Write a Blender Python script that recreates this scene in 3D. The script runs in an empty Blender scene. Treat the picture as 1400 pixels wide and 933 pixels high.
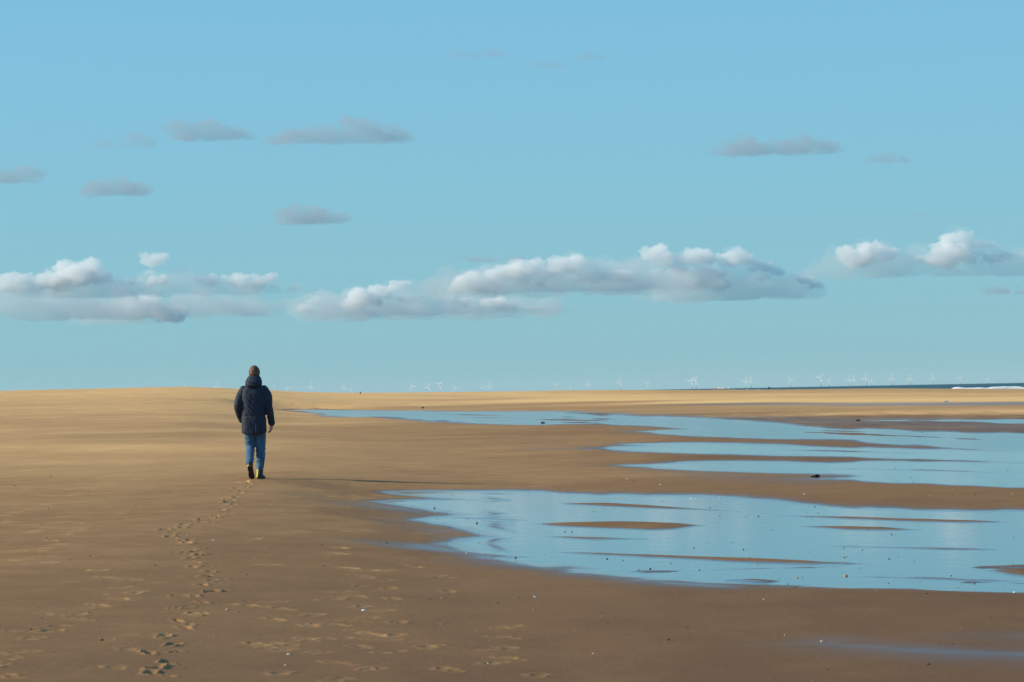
import bpy, bmesh, math, random
import numpy as np
from mathutils import Vector, Matrix, noise

# ------------------------------------------------------------------ camera, sky, sun, exposure
scene = bpy.context.scene
col = scene.collection
EYE = 1.35                       # camera height over the sand, metres
cam_data = bpy.data.cameras.new('camera')
cam_data.sensor_width = 36.0
cam_data.lens = 120.86           # short telephoto, 17 degrees wide
cam_data.clip_start = 0.5
cam_data.clip_end = 200000.0
camera = bpy.data.objects.new('camera', cam_data)
col.objects.link(camera)
camera.matrix_world = (Matrix.Translation((0, 0, EYE))
                       @ Matrix.Rotation(math.radians(90 + 0.853), 4, 'X')
                       @ Matrix.Rotation(math.radians(-1.07), 4, 'Z'))
scene.camera = camera

SUN_EL, SUN_AZ = math.radians(24.3), math.radians(269.0)   # azimuth clockwise from +Y: the sun stands to the left
world = bpy.data.worlds.new('World')
scene.world = world
world.use_nodes = True
wn, wl = world.node_tree.nodes, world.node_tree.links
sky = wn.new('ShaderNodeTexSky')
sky.sky_type = 'NISHITA'
sky.sun_disc = False
sky.sun_elevation = SUN_EL
sky.sun_rotation = SUN_AZ
sky.altitude = 0.0
sky.air_density = 1.5
sky.dust_density = 0.0
sky.ozone_density = 6.0
hsv = wn.new('ShaderNodeGamma')
hsv.inputs['Gamma'].default_value = 0.4
tint = wn.new('ShaderNodeMix'); tint.data_type = 'RGBA'; tint.blend_type = 'MULTIPLY'
tint.inputs['Factor'].default_value = 1.0
tint.inputs['B'].default_value = (1.21, 2.50, 3.44, 1)
wl.new(sky.outputs['Color'], hsv.inputs['Color'])
wl.new(hsv.outputs['Color'], tint.inputs['A'])
wl.new(tint.outputs['Result'], wn['Background'].inputs['Color'])
wn['Background'].inputs['Strength'].default_value = 0.10

sun_data = bpy.data.lights.new('sun', 'SUN')
sun_data.energy = 5.0
sun_data.angle = math.radians(0.53)
sun_data.color = (1.0, 0.84, 0.60)
sun = bpy.data.objects.new('sun', sun_data)
col.objects.link(sun)
SUN_DIR = Vector((math.sin(SUN_AZ) * math.cos(SUN_EL), math.cos(SUN_AZ) * math.cos(SUN_EL), math.sin(SUN_EL)))
sun.rotation_euler = SUN_DIR.to_track_quat('Z', 'Y').to_euler()

scene.view_settings.view_transform = 'Standard'
scene.view_settings.look = 'None'
scene.view_settings.gamma = 1.0
scene.view_settings.use_curve_mapping = False
scene.view_settings.exposure = 0.22
scene.render.engine = 'CYCLES'
SAND_RAMP = [(0.0, (0.170, 0.097, 0.053)), (0.25, (0.280, 0.159, 0.076)), (0.55, (0.50, 0.300, 0.136)), (0.80, (0.77, 0.468, 0.205)), (1.0, (0.84, 0.55, 0.22))]
scene.cycles.use_denoising = True
scene.cycles.max_bounces = 10
scene.cycles.diffuse_bounces = 2
scene.cycles.glossy_bounces = 3
scene.cycles.transmission_bounces = 6
scene.cycles.volume_bounces = 6
scene.cycles.transparent_max_bounces = 24

# ------------------------------------------------------------------ lie of the land (metres; +Y runs along the beach, away from the camera)
def sstep(a, b, v):
    t = np.clip((v - a) / (b - a), 0, 1)
    return t * t * (3 - 2 * t)

POOL_Z = -0.20
F_ = 4700.0
# bearing (x/y) -> distance of the sand crest, how far the crest stands over (-) or under (+) eye level, where the rise begins
B_ = (np.array([-900, -200, 0, 120, 229, 270, 330, 371, 420, 470, 530, 620, 700, 800, 880, 960, 1050, 1200, 1300, 1400, 1600, 2400]) - 700) / F_
CR_ = np.array([-13, -14, -15.4, -15.0, -16.4, -15.6, -11.7, -8.4, -5.4, -3.6, -2.6, -1.8, -1.3, -1.0, .2, 1.8, 3.1, 4.0, 6.4, 8.4, 11, 16])
RS_ = np.array([80, 80, 80, 90, 100, 110, 140, 180, 230, 280, 320, 345, 345, 340, 335, 330, 330, 330, 330, 330, 330, 330.])
BT_ = np.linspace(B_[0], B_[-1], 1400)
KER_ = np.exp(-np.linspace(-2.5, 2.5, 45) ** 2); KER_ = KER_ / KER_.sum()
def soften(v):
    t = np.interp(BT_, B_, v)
    return np.convolve(np.pad(t, 22, mode='edge'), KER_, mode='valid')
CRT_, RST_ = soften(CR_), soften(RS_)
CREST = 560.0

def base_height(x, y):
    """sand surface without pools, prints or ripples"""
    a = x / np.maximum(y, 1.0)
    f = sstep(math.log(56), math.log(300), np.log(np.maximum(y, 1.0)))
    lo = (-0.078) * (1 - f) + (-0.115) * f
    wd = 0.088 * (1 - f) + 0.047 * f
    ye = np.maximum(y, 1.0)
    ax = np.where(y < 56, x / 56.0, a)
    t = np.clip((ax - lo) / wd, 0, 1)
    z = POOL_Z * t * t * (3 - 2 * t) + 0.03 * t
    cd = CREST
    zc = 1.35 - np.interp(a, BT_, CRT_) * cd / F_
    rs = np.interp(a, BT_, RST_)
    s = np.clip((y - rs) / (cd - rs), 0, 1) ** 1.6
    z = z * (1 - s) + zc * s
    z = np.where(y > cd, zc - (y - cd) * 0.005, z)
    return z


# ------------------------------------------------------------------ positions (metres) projected from image pixels onto the modelled ground or to assumed distances
POOLS = [
 ('foreground pool', [(-2.005, 54.872), (-1.252, 54.586), (-0.304, 53.188), (0.936, 51.757), (1.6, 50.504), (2.539, 48.551), (3.461, 45.495), (4.334, 43.305), (5.31, 41.722), (6.055, 40.947), (6.877, 39.669), (4.321, 24.996), (3.752, 25.453), (3.135, 26.128), (2.641, 26.517), (2.221, 26.887), (1.826, 27.371), (1.448, 27.927), (1.094, 28.605), (0.819, 29.401), (0.436, 30.532), (0.023, 32.033), (0.442, 32.225), (-0.038, 32.924), (-0.317, 33.564), (-0.626, 35.392), (-0.466, 36.484), (-0.039, 36.922), (-0.226, 38.163), (-0.648, 40.247), (-1.145, 42.22), (-0.902, 43.082), (-0.553, 43.799), (-1.016, 45.818), (-1.472, 48.003), (-1.996, 49.915), (-1.669, 50.294), (-0.41, 49.38), (-1.134, 51.295), (-1.861, 53.405)], [[(0.635, 47.513), (1.462, 47.16), (2.342, 44.822), (3.151, 42.881), (2.285, 43.747), (1.405, 45.342), (0.631, 47.205)], [(0.037, 40.471), (0.733, 40.423), (1.423, 40.47), (1.988, 39.741), (2.263, 38.953), (1.899, 37.982), (1.409, 37.848), (0.788, 38.917), (0.298, 39.748)], [(3.005, 38.49), (3.6, 38.037), (4.106, 37.489), (4.311, 36.658), (4.008, 36.605), (3.508, 37.071), (3.175, 37.788)], [(0.211, 33.429), (0.868, 32.787), (1.663, 31.99), (2.346, 31.137), (3.075, 29.872), (2.516, 30.017), (1.912, 30.566), (1.301, 31.471), (0.653, 32.503)], [(3.79, 28.572), (4.493, 28.791), (4.208, 26.982), (3.899, 27.626)], [(3.007, 41.783), (4.4, 40.15), (5.644, 38.183), (4.875, 38.519), (4.286, 39.116), (3.657, 40.435)], [(-0.96, 43.238), (-0.13, 42.193), (0.485, 41.167), (-0.129, 41.591)], [(-0.119, 37.527), (0.735, 36.394), (1.476, 35.618), (0.724, 35.857)], [(3.149, 33.314), (3.98, 32.581), (4.711, 31.906), (3.936, 32.221)], [(2.758, 27.969), (3.429, 27.626), (4.054, 26.723), (3.42, 27.094)]]),
 ('second pool', [(2.628, 70.687), (3.424, 70.982), (4.006, 70.606), (4.418, 68.837), (4.102, 72.285), (4.52, 71.604), (5.203, 70.541), (6.353, 68.859), (7.199, 69.96), (8.622, 67.933), (9.716, 65.571), (10.932, 62.944), (8.588, 49.491), (7.607, 51.388), (6.935, 52.498), (6.307, 54.296), (5.704, 56.311), (5.418, 57.716), (5.96, 59.064), (5.457, 61.6), (4.692, 63.646), (3.956, 65.579), (3.2, 67.872)], [[(6.133, 64.566), (7.772, 62.297), (8.703, 58.756), (7.608, 60.994)]]),
 ('third pool', [(3.572, 98.586), (5.06, 96.195), (6.701, 90.727), (8.534, 84.981), (9.906, 81.406), (11.33, 76.428), (12.563, 72.305), (11.125, 64.05), (10.005, 67.513), (8.099, 72.963), (7.203, 75.769), (5.93, 80.332), (4.018, 85.05), (2.972, 88.901), (2.308, 92.565), (2.954, 94.289), (3.899, 92.926), (5.144, 90.496), (4.161, 94.386)], [[(5.422, 88.762), (7.438, 83.835), (9.044, 77.733), (7.286, 82.135)]]),
 ('channel', [(-26.379, 397.818), (-24.44, 400.729), (-16.498, 342.045), (-6.558, 288.658), (-0.105, 271.851), (2.58, 251.811), (4.772, 228.639), (6.235, 197.998), (7.782, 175.919), (9.118, 160.008), (10.164, 137.407), (11.781, 123.724), (13.207, 113.395), (14.695, 99.064), (15.875, 91.32), (12.817, 73.768), (11.712, 78.995), (10.997, 81.536), (10.802, 85.046), (10.21, 91.907), (9.699, 99.26), (8.0, 108.236), (6.455, 117.823), (5.353, 127.331), (6.836, 129.747), (8.718, 125.085), (8.375, 132.257), (7.632, 139.193), (7.021, 144.893), (4.865, 154.715), (-0.076, 169.074), (-2.442, 185.042), (-6.793, 224.987), (-13.368, 277.042), (-18.923, 327.307)], [[(9.205, 121.015), (11.378, 112.014), (12.565, 98.886), (10.812, 106.453)], [(11.869, 105.783), (12.922, 96.837), (13.562, 87.676), (12.506, 93.725)], [(10.818, 121.782), (12.505, 111.442), (10.588, 119.194)], [(-8.176, 270.99), (-3.32, 252.286), (0.866, 225.068), (-3.107, 235.953)], [(-4.916, 226.757), (-0.54, 212.35), (3.242, 195.384), (-0.517, 202.893)], [(4.783, 190.547), (7.129, 169.327), (4.918, 180.691)], [(-0.083, 194.312), (2.377, 192.665), (5.446, 173.082), (2.233, 181.173)]]),
 ('thin pool', [(16.522, 151.446), (18.645, 146.611), (20.1, 142.557), (20.813, 140.216), (23.127, 132.951), (21.926, 126.055), (19.82, 133.538), (19.45, 139.005), (18.313, 144.004)], []),
]
WET_AND_DARK_SAND = [
 ([(16.195, 356.801), (24.467, 330.172), (32.314, 304.817), (41.506, 279.402), (46.383, 266.448), (36.779, 211.318), (33.401, 224.885), (26.444, 249.497), (20.649, 278.709)], 0.5),
 ([(1.784, 20.366), (2.304, 20.0), (2.886, 19.627), (3.338, 19.348), (3.19, 18.5), (2.763, 18.802), (2.395, 19.045), (2.045, 19.558)], 0.8),
 ([(2.741, 20.723), (3.082, 20.945), (3.604, 20.872), (3.461, 20.053), (2.977, 20.236)], 0.7),
 ([(-1.518, 34.817), (-0.646, 35.76), (0.101, 32.483), (0.604, 30.133), (-0.436, 31.277)], 0.6),
 ([(-0.796, 35.677), (-0.037, 32.341), (0.596, 29.757), (1.151, 27.917), (1.734, 26.861), (1.629, 26.095), (0.994, 26.904), (0.445, 28.278), (-0.165, 30.275), (-0.813, 33.164)], 0.7),
 ([(-2.401, 48.28), (-1.146, 51.923), (-0.594, 43.434), (-0.816, 36.59), (-1.426, 40.784), (-1.929, 44.436)], 0.5),
 ([(2.514, 66.899), (3.952, 62.652), (5.306, 55.897), (4.854, 53.548), (3.397, 57.782), (2.136, 64.125)], 0.35),
 ([(-15.59, 518.368), (-6.664, 510.329), (5.869, 471.14), (-0.147, 475.982), (-10.766, 499.05)], 0.35),  # thin streak on the far bank, drawn darker and glossier
 ([(3.895, 234.342), (6.967, 207.191), (11.89, 187.546), (22.302, 150.226), (24.96, 143.47), (16.178, 93.053), (14.489, 113.984), (10.36, 140.033), (8.731, 165.55)], 0.32),
]
DRYNESS = [
 (-89.923, 555.287, 0.98), (-45.828, 282.852, 0.86), (-23.647, 145.858, 0.8), (-16.519, 101.844, 0.86), (-12.99, 80.055, 0.74), (-10.927, 67.321, 0.62),
 (-9.02, 55.547, 0.52), (-7.681, 47.282, 0.45), (-6.48, 39.865, 0.41), (-4.938, 30.345, 0.36), (-3.49, 21.409, 0.29), (-2.793, 17.101, 0.21),
 (-57.733, 492.317, 0.98), (-30.551, 260.331, 0.86), (-16.258, 138.406, 0.8), (-11.423, 97.179, 0.86), (-8.972, 76.287, 0.74), (-7.606, 64.642, 0.62),
 (-6.323, 53.704, 0.52), (-5.412, 45.94, 0.45), (-4.587, 38.91, 0.41), (-3.543, 30.01, 0.36), (-2.572, 21.721, 0.29), (-2.064, 17.386, 0.21),
 (-40.287, 496.723, 0.98), (-25.344, 312.208, 0.86), (-15.923, 195.975, 0.8), (-10.373, 127.554, 0.55), (-8.876, 109.113, 0.72), (-7.339, 90.163, 0.78),
 (-5.367, 65.862, 0.6), (-4.266, 52.288, 0.48), (-3.357, 41.077, 0.4), (-2.5, 30.505, 0.34), (-1.819, 22.115, 0.28), (-1.457, 17.642, 0.2),
 (-22.659, 529.001, 1.0), (-17.24, 402.027, 0.95), (-8.833, 205.564, 0.72), (-5.036, 116.953, 0.52), (-3.914, 90.77, 0.56), (-3.212, 74.384, 0.56),
 (-2.61, 60.335, 0.46), (-2.307, 53.275, 0.36), (-1.84, 42.357, 0.3), (-1.369, 31.341, 0.28), (-0.992, 22.526, 0.23), (-0.793, 17.875, 0.14),
 (-5.785, 529.619, 1.0), (-5.535, 506.246, 1.25), (-5.09, 464.85, 0.85), (-4.071, 370.45, 0.6), (-1.668, 150.247, 0.5), (-1.275, 114.234, 0.45),
 (-1.034, 92.146, 0.5), (-0.781, 68.953, 0.48), (-0.655, 57.479, 0.38), (-0.323, 27.034, 0.2), (-0.276, 22.734, 0.15), (-0.224, 17.985, 0.08),
 (11.054, 526.611, 0.9), (9.813, 468.053, 1.1), (9.004, 429.781, 1.3), (8.188, 391.137, 0.62), (6.392, 305.754, 0.55), (2.951, 141.886, 0.38),
 (2.587, 124.589, 0.34), (2.104, 101.576, 0.42), (1.579, 76.566, 0.42), (1.272, 61.97, 0.42), (1.123, 54.846, 0.32), (0.537, 26.959, 0.14),
 (0.448, 22.691, 0.1), (0.348, 17.967, 0.06), (34.146, 537.412, 0.75), (29.473, 464.036, 1.0), (23.664, 372.784, 1.3), (20.988, 330.703, 0.5),
 (15.057, 237.374, 0.62), (12.55, 197.932, 0.4), (10.268, 162.034, 0.1), (6.359, 100.528, 0.24), (4.798, 75.965, 0.1), (3.632, 57.613, 0.3),
 (3.124, 49.617, 0.22), (2.827, 44.945, 0.1), (1.599, 25.631, 0.06), (1.311, 21.099, 0.07), (1.101, 17.797, 0.03), (55.183, 520.189, 0.75),
 (45.327, 427.402, 0.95), (36.159, 341.054, 1.25), (25.379, 239.463, 0.7), (20.553, 193.982, 0.76), (17.673, 166.837, 0.2), (14.323, 135.268, 0.06),
 (10.677, 100.911, 0.14), (9.126, 86.297, 0.14), (7.492, 70.894, 0.08), (5.28, 50.053, 0.26), (4.629, 43.913, 0.14), (2.606, 24.853, 0.05),
 (2.184, 20.869, 0.05), (1.84, 17.634, 0.0), (76.234, 512.945, 0.75), (60.291, 405.744, 0.9), (47.018, 316.478, 1.15), (31.61, 212.836, 0.7),
 (26.153, 176.128, 0.76), (22.78, 153.441, 0.2), (16.424, 110.686, 0.04), (11.326, 76.399, 0.08), (7.123, 48.125, 0.24), (6.351, 42.93, 0.18),
 (3.616, 24.535, 0.03), (3.037, 20.645, 0.0), (2.566, 17.473, 0.0), (87.524, 479.191, 0.75), (55.369, 303.219, 1.1), (32.972, 180.635, 0.7),
 (26.316, 144.205, 0.2), (19.299, 105.801, 0.04), (13.495, 74.037, 0.08), (8.155, 44.814, 0.22), (4.405, 24.286, 0.03), (3.137, 17.346, 0.0),
]
PRINTS = [
 (-2.113, 22.635), (-2.163, 21.989), (-2.052, 21.384), (-2.117, 20.69), (-2.003, 19.995), (-2.068, 19.323), (-1.889, 18.662), (-1.934, 18.303),
 (-1.925, 18.009), (-3.107, 32.597), (-2.904, 31.756), (-2.963, 31.145), (-2.813, 30.519), (-2.844, 29.884), (-2.713, 29.172), (-2.671, 28.465),
 (-2.471, 27.815), (-2.453, 27.153), (-2.349, 26.53), (-2.351, 25.841), (-2.225, 25.145), (-2.302, 24.55), (-2.175, 23.892), (-2.25, 23.302),
 (-3.64, 35.578), (-3.468, 34.746), (-3.419, 33.993), (-3.51, 36.17), (-3.558, 36.912), (-3.452, 37.625), (-3.51, 38.369), (-3.403, 39.19),
 (-3.534, 41.372), (-3.329, 40.334), (-3.558, 42.73), (-3.56, 43.549), (-3.73, 44.475), (-3.715, 45.254), (-3.865, 46.095), (-3.804, 46.773),
 (-3.857, 48.329), (-3.943, 49.646), (-4.123, 51.043), (-3.972, 51.402), (-4.299, 54.423), (-4.241, 54.375), (-4.103, 53.282), (-3.153, 33.251),
 (-3.109, 32.516),
]
FAINT_PRINTS = [
 (-2.735, 18.173), (-2.73, 18.643), (-2.726, 19.14), (-2.831, 20.171), (-2.829, 20.753), (-2.841, 21.154), (-2.88, 22.228), (-2.77, 21.826),
 (-2.805, 23.214), (-2.727, 23.895), (-2.737, 24.708), (-2.925, 25.344), (-2.959, 26.252), (-3.129, 26.506), (-3.351, 27.621), (-3.924, 28.787),
 (-4.214, 29.403), (-4.168, 29.923), (-4.304, 31.515), (-4.316, 32.232), (-4.525, 34.675), (-4.532, 35.833), (-4.784, 37.84), (-5.306, 41.761),
 (-4.327, 31.072), (-4.459, 33.144), (-6.025, 40.588), (-6.061, 42.165), (-6.138, 44.794), (-6.184, 46.725), (-6.345, 49.45), (-6.368, 51.794),
 (-6.319, 54.998), (-6.343, 57.909), (-2.608, 17.557), (-2.184, 19.55), (-2.117, 18.277), (-6.089, 41.779), (-6.039, 42.811), (-6.375, 48.918),
 (-1.249, 27.746), (-1.195, 26.514), (-1.137, 25.2), (-1.095, 23.989), (-1.023, 22.867), (-0.957, 21.588), (-0.863, 21.325), (-0.948, 20.345),
 (-0.959, 19.065), (-0.932, 17.967), (-1.02, 27.38), (-0.979, 26.24), (-0.892, 25.009), (-0.892, 23.673), (-0.803, 22.588), (-0.761, 21.359),
 (-0.719, 20.0), (-0.774, 18.72), (-1.089, 28.879), (-1.393, 29.104), (-1.583, 31.515), (-1.654, 32.64), (-1.232, 28.795), (-1.659, 32.602),
 (-1.593, 31.497), (-1.408, 29.151), (-1.363, 25.661), (-1.168, 22.199), (-1.092, 20.988), (-1.122, 19.774), (-0.058, 22.284), (-0.042, 21.341),
 (-0.055, 20.384), (-0.041, 19.596), (-0.163, 19.258), (-0.497, 26.05), (-0.669, 28.266), (-1.313, 24.697), (-1.378, 23.011), (-1.32, 22.018),
 (-1.236, 20.829), (0.132, 18.403), (-0.545, 20.411), (-0.366, 18.758), (-0.878, 29.657), (-1.685, 24.215), (-2.552, 33.903), (-2.088, 29.249),
 (-1.506, 20.23), (-1.339, 19.945), (-1.842, 23.732), (-1.265, 18.266), (-1.487, 20.33), (-1.564, 22.444), (-1.589, 23.5),
]
DARK_PEBBLES = [
 (-2.996, 28.548, 0.0304), (-2.757, 26.857, 0.0143), (-4.795, 43.523, 0.0324), (-2.16, 27.548, 0.0234), (-2.671, 37.422, 0.0279), (-2.612, 37.264, 0.0198),
 (-1.865, 23.045, 0.0172), (-3.023, 21.88, 0.0209), (-2.945, 20.829, 0.0222), (-2.431, 20.124, 0.0343), (-4.62, 33.854, 0.036), (-3.696, 29.853, 0.0254),
 (-3.789, 29.197, 0.0186), (-2.794, 22.48, 0.0191), (-5.797, 42.717, 0.0273), (-7.971, 54.83, 0.035), (-8.244, 61.205, 0.0391), (-7.358, 59.002, 0.0377),
 (-1.089, 46.494, 0.0445), (-0.457, 40.88, 0.0391), (-1.288, 34.312, 0.0329), (-1.318, 40.641, 0.0259), (-1.863, 33.043, 0.0281), (-1.643, 29.309, 0.0249),
 (-2.165, 42.018, 0.0268), (-0.661, 27.999, 0.0238), (-0.626, 25.053, 0.0187), (-0.755, 19.402, 0.0186), (-0.135, 24.719, 0.0237), (0.327, 29.489, 0.0251),
 (-0.749, 39.264, 0.0209), (-0.59, 42.4, 0.018), (0.541, 37.873, 0.0242), (0.621, 37.829, 0.0241), (-0.115, 48.99, 0.0261), (0.331, 40.564, 0.0173),
 (1.954, 56.936, 0.0303), (1.709, 52.802, 0.0281), (1.013, 44.248, 0.0235), (1.251, 46.753, 0.0249), (1.05, 29.528, 0.0314), (1.158, 29.735, 0.0253),
 (0.975, 31.323, 0.02), (1.376, 30.626, 0.0195), (1.739, 33.554, 0.0286), (2.481, 41.743, 0.0266), (2.926, 41.384, 0.0264), (2.181, 32.971, 0.0281),
 (3.13, 32.841, 0.0175), (2.968, 31.099, 0.0212), (3.326, 30.68, 0.0261), (3.904, 35.723, 0.0266), (2.138, 27.09, 0.0202), (2.122, 26.229, 0.0223),
 (2.973, 24.962, 0.0266), (3.514, 27.807, 0.0177), (3.547, 26.662, 0.0199), (4.228, 29.279, 0.0218), (2.135, 31.428, 0.0167), (1.564, 29.399, 0.0188),
 (1.822, 22.81, 0.0194), (2.044, 22.747, 0.0145), (1.085, 21.948, 0.0187), (0.916, 20.89, 0.0267), (0.574, 20.147, 0.0171), (3.078, 22.339, 0.019),
 (2.54, 20.085, 0.0171), (2.219, 18.63, 0.0238), (1.657, 18.416, 0.0196), (2.825, 21.016, 0.0134), (0.661, 23.065, 0.0123), (3.864, 44.351, 0.0236),
 (2.63, 45.347, 0.0241), (2.542, 44.814, 0.0238), (6.341, 42.93, 0.0183), (2.032, 47.566, 0.0253), (6.288, 52.964, 0.0282), (6.278, 46.944, 0.04),
 (13.17, 110.848, 0.059), (7.65, 84.599, 0.036), (-1.329, 22.16, 0.0141), (-1.462, 21.547, 0.0138), (-1.263, 20.097, 0.0128), (-0.725, 23.217, 0.0148),
]
SHELLS = [
 (-1.054, 23.628, 0.0302, 'w'), (0.132, 25.422, 0.0325, 'w'), (-2.921, 33.217, 0.0353, 'w'), (-1.954, 23.224, 0.0296, 'p'), (-1.864, 22.968, 0.0147, 'p'), (1.774, 24.672, 0.0262, 'p'),
 (1.813, 20.476, 0.0305, 'p'), (2.997, 31.227, 0.0233, 'p'), (6.79, 46.958, 0.025, 'w'), (2.88, 48.378, 0.036, 'w'), (2.491, 48.612, 0.0362, 'w'), (2.326, 54.878, 0.0292, 'w'),
 (-0.468, 32.707, 0.0244, 'w'), (-0.308, 32.602, 0.0208, 'w'), (-0.003, 32.195, 0.024, 'w'), (0.276, 32.75, 0.0209, 'w'), (0.838, 31.658, 0.0236, 'w'), (2.278, 27.909, 0.0267, 'p'),
 (2.683, 28.048, 0.0418, 'p'), (3.665, 25.336, 0.0243, 'w'), (5.646, 46.835, 0.0299, 'w'), (5.952, 46.814, 0.0249, 'w'), (3.714, 42.233, 0.027, 'w'), (0.436, 19.904, 0.0169, 'p'),
 (-0.766, 18.734, 0.0199, 'p'), (-0.712, 19.96, 0.0212, 'p'), (-0.165, 19.252, 0.0205, 'p'), (-0.786, 22.532, 0.0192, 'p'), (3.511, 30.337, 0.0161, 'p'), (1.933, 58.864, 0.0313, 'w'),
 (4.097, 48.648, 0.0311, 'w'), (-2.882, 27.117, 0.0173, 'p'), (-2.569, 19.104, 0.0163, 'p'), (-1.124, 21.378, 0.0136, 'w'), (-1.268, 18.805, 0.02, 'p'), (-1.302, 19.578, 0.0292, 'p'),
 (-1.499, 19.49, 0.0124, 'p'),
]
WEED = [
 (5.097, 58.248, 0.1487, 0.062, 'two'), (14.809, 147.853, 0.1887, 0.1416, 'lump'),
 (1.435, 169.02, 0.1978, 0.1151, 'lump'), (-9.296, 353.275, 0.3007, 0.1804, 'lump'),
]
GULLS = [
 (32.354, 556.668), (32.61, 556.993), (32.93, 557.4), (33.263, 557.808), (33.467, 558.052), (34.082, 558.786),
 (34.376, 559.113), (34.827, 559.685), (35.11, 560.012), (40.452, 640.0), (41.078, 640.0), (41.296, 640.0),
 (41.568, 640.0), (42.235, 640.0), (42.712, 640.0), (43.325, 640.0), (43.665, 640.0), (44.074, 640.0),
 (44.523, 640.0), (44.755, 640.0), (45.231, 640.0), (45.517, 640.0), (45.98, 640.0), (46.253, 640.0),
 (46.593, 640.0),
]
LONE_GULL = (34.502, 273.827, 0.2913)
STUMP = (-23.962, 540.0)
MARKER = (104.265, 1400.0)
BREAKER = (146.755, 177.356, 1160.0, 1160.0, 1.5)
MAN = (-4.263, 56.555)
TURBINES = [
 (-3814, 40000, 119, 0), (-3091, 36000, 128, 2), (-2600, 38000, 106, 20), (-3409, 52000, 114, 60), (-2109, 36000, 101, 8), (-1812, 37000, 92, 0),
 (-2588, 55000, 90, 30), (-1079, 37000, 84, -28), (-906, 37000, 73, 18), (-717, 34000, 91, 50), (-775, 46000, 71, -35), (-325, 38000, 68, 3),
 (-247, 37000, 73, 18), (532, 42000, 78, 52), (939, 56000, 85, 0), (884, 40000, 77, 0), (1125, 36000, 84, 28), (1881, 48000, 77, 50),
 (1873, 36000, 82, 32), (1810, 34000, 87, 26), (2506, 37000, 72, 30), (2355, 34000, 76, 12), (3068, 38000, 77, -34), (2958, 33000, 84, 38),
 (4235, 46000, 78, 36), (4310, 44000, 86, 3), (4165, 42000, 83, 4), (3492, 34000, 77, 5), (5222, 50000, 68, -2), (4196, 38000, 80, 4),
 (4629, 40000, 77, 4), (4890, 40000, 81, 6), (6507, 50000, 77, 40), (8283, 60000, 75, 50),
]
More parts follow.
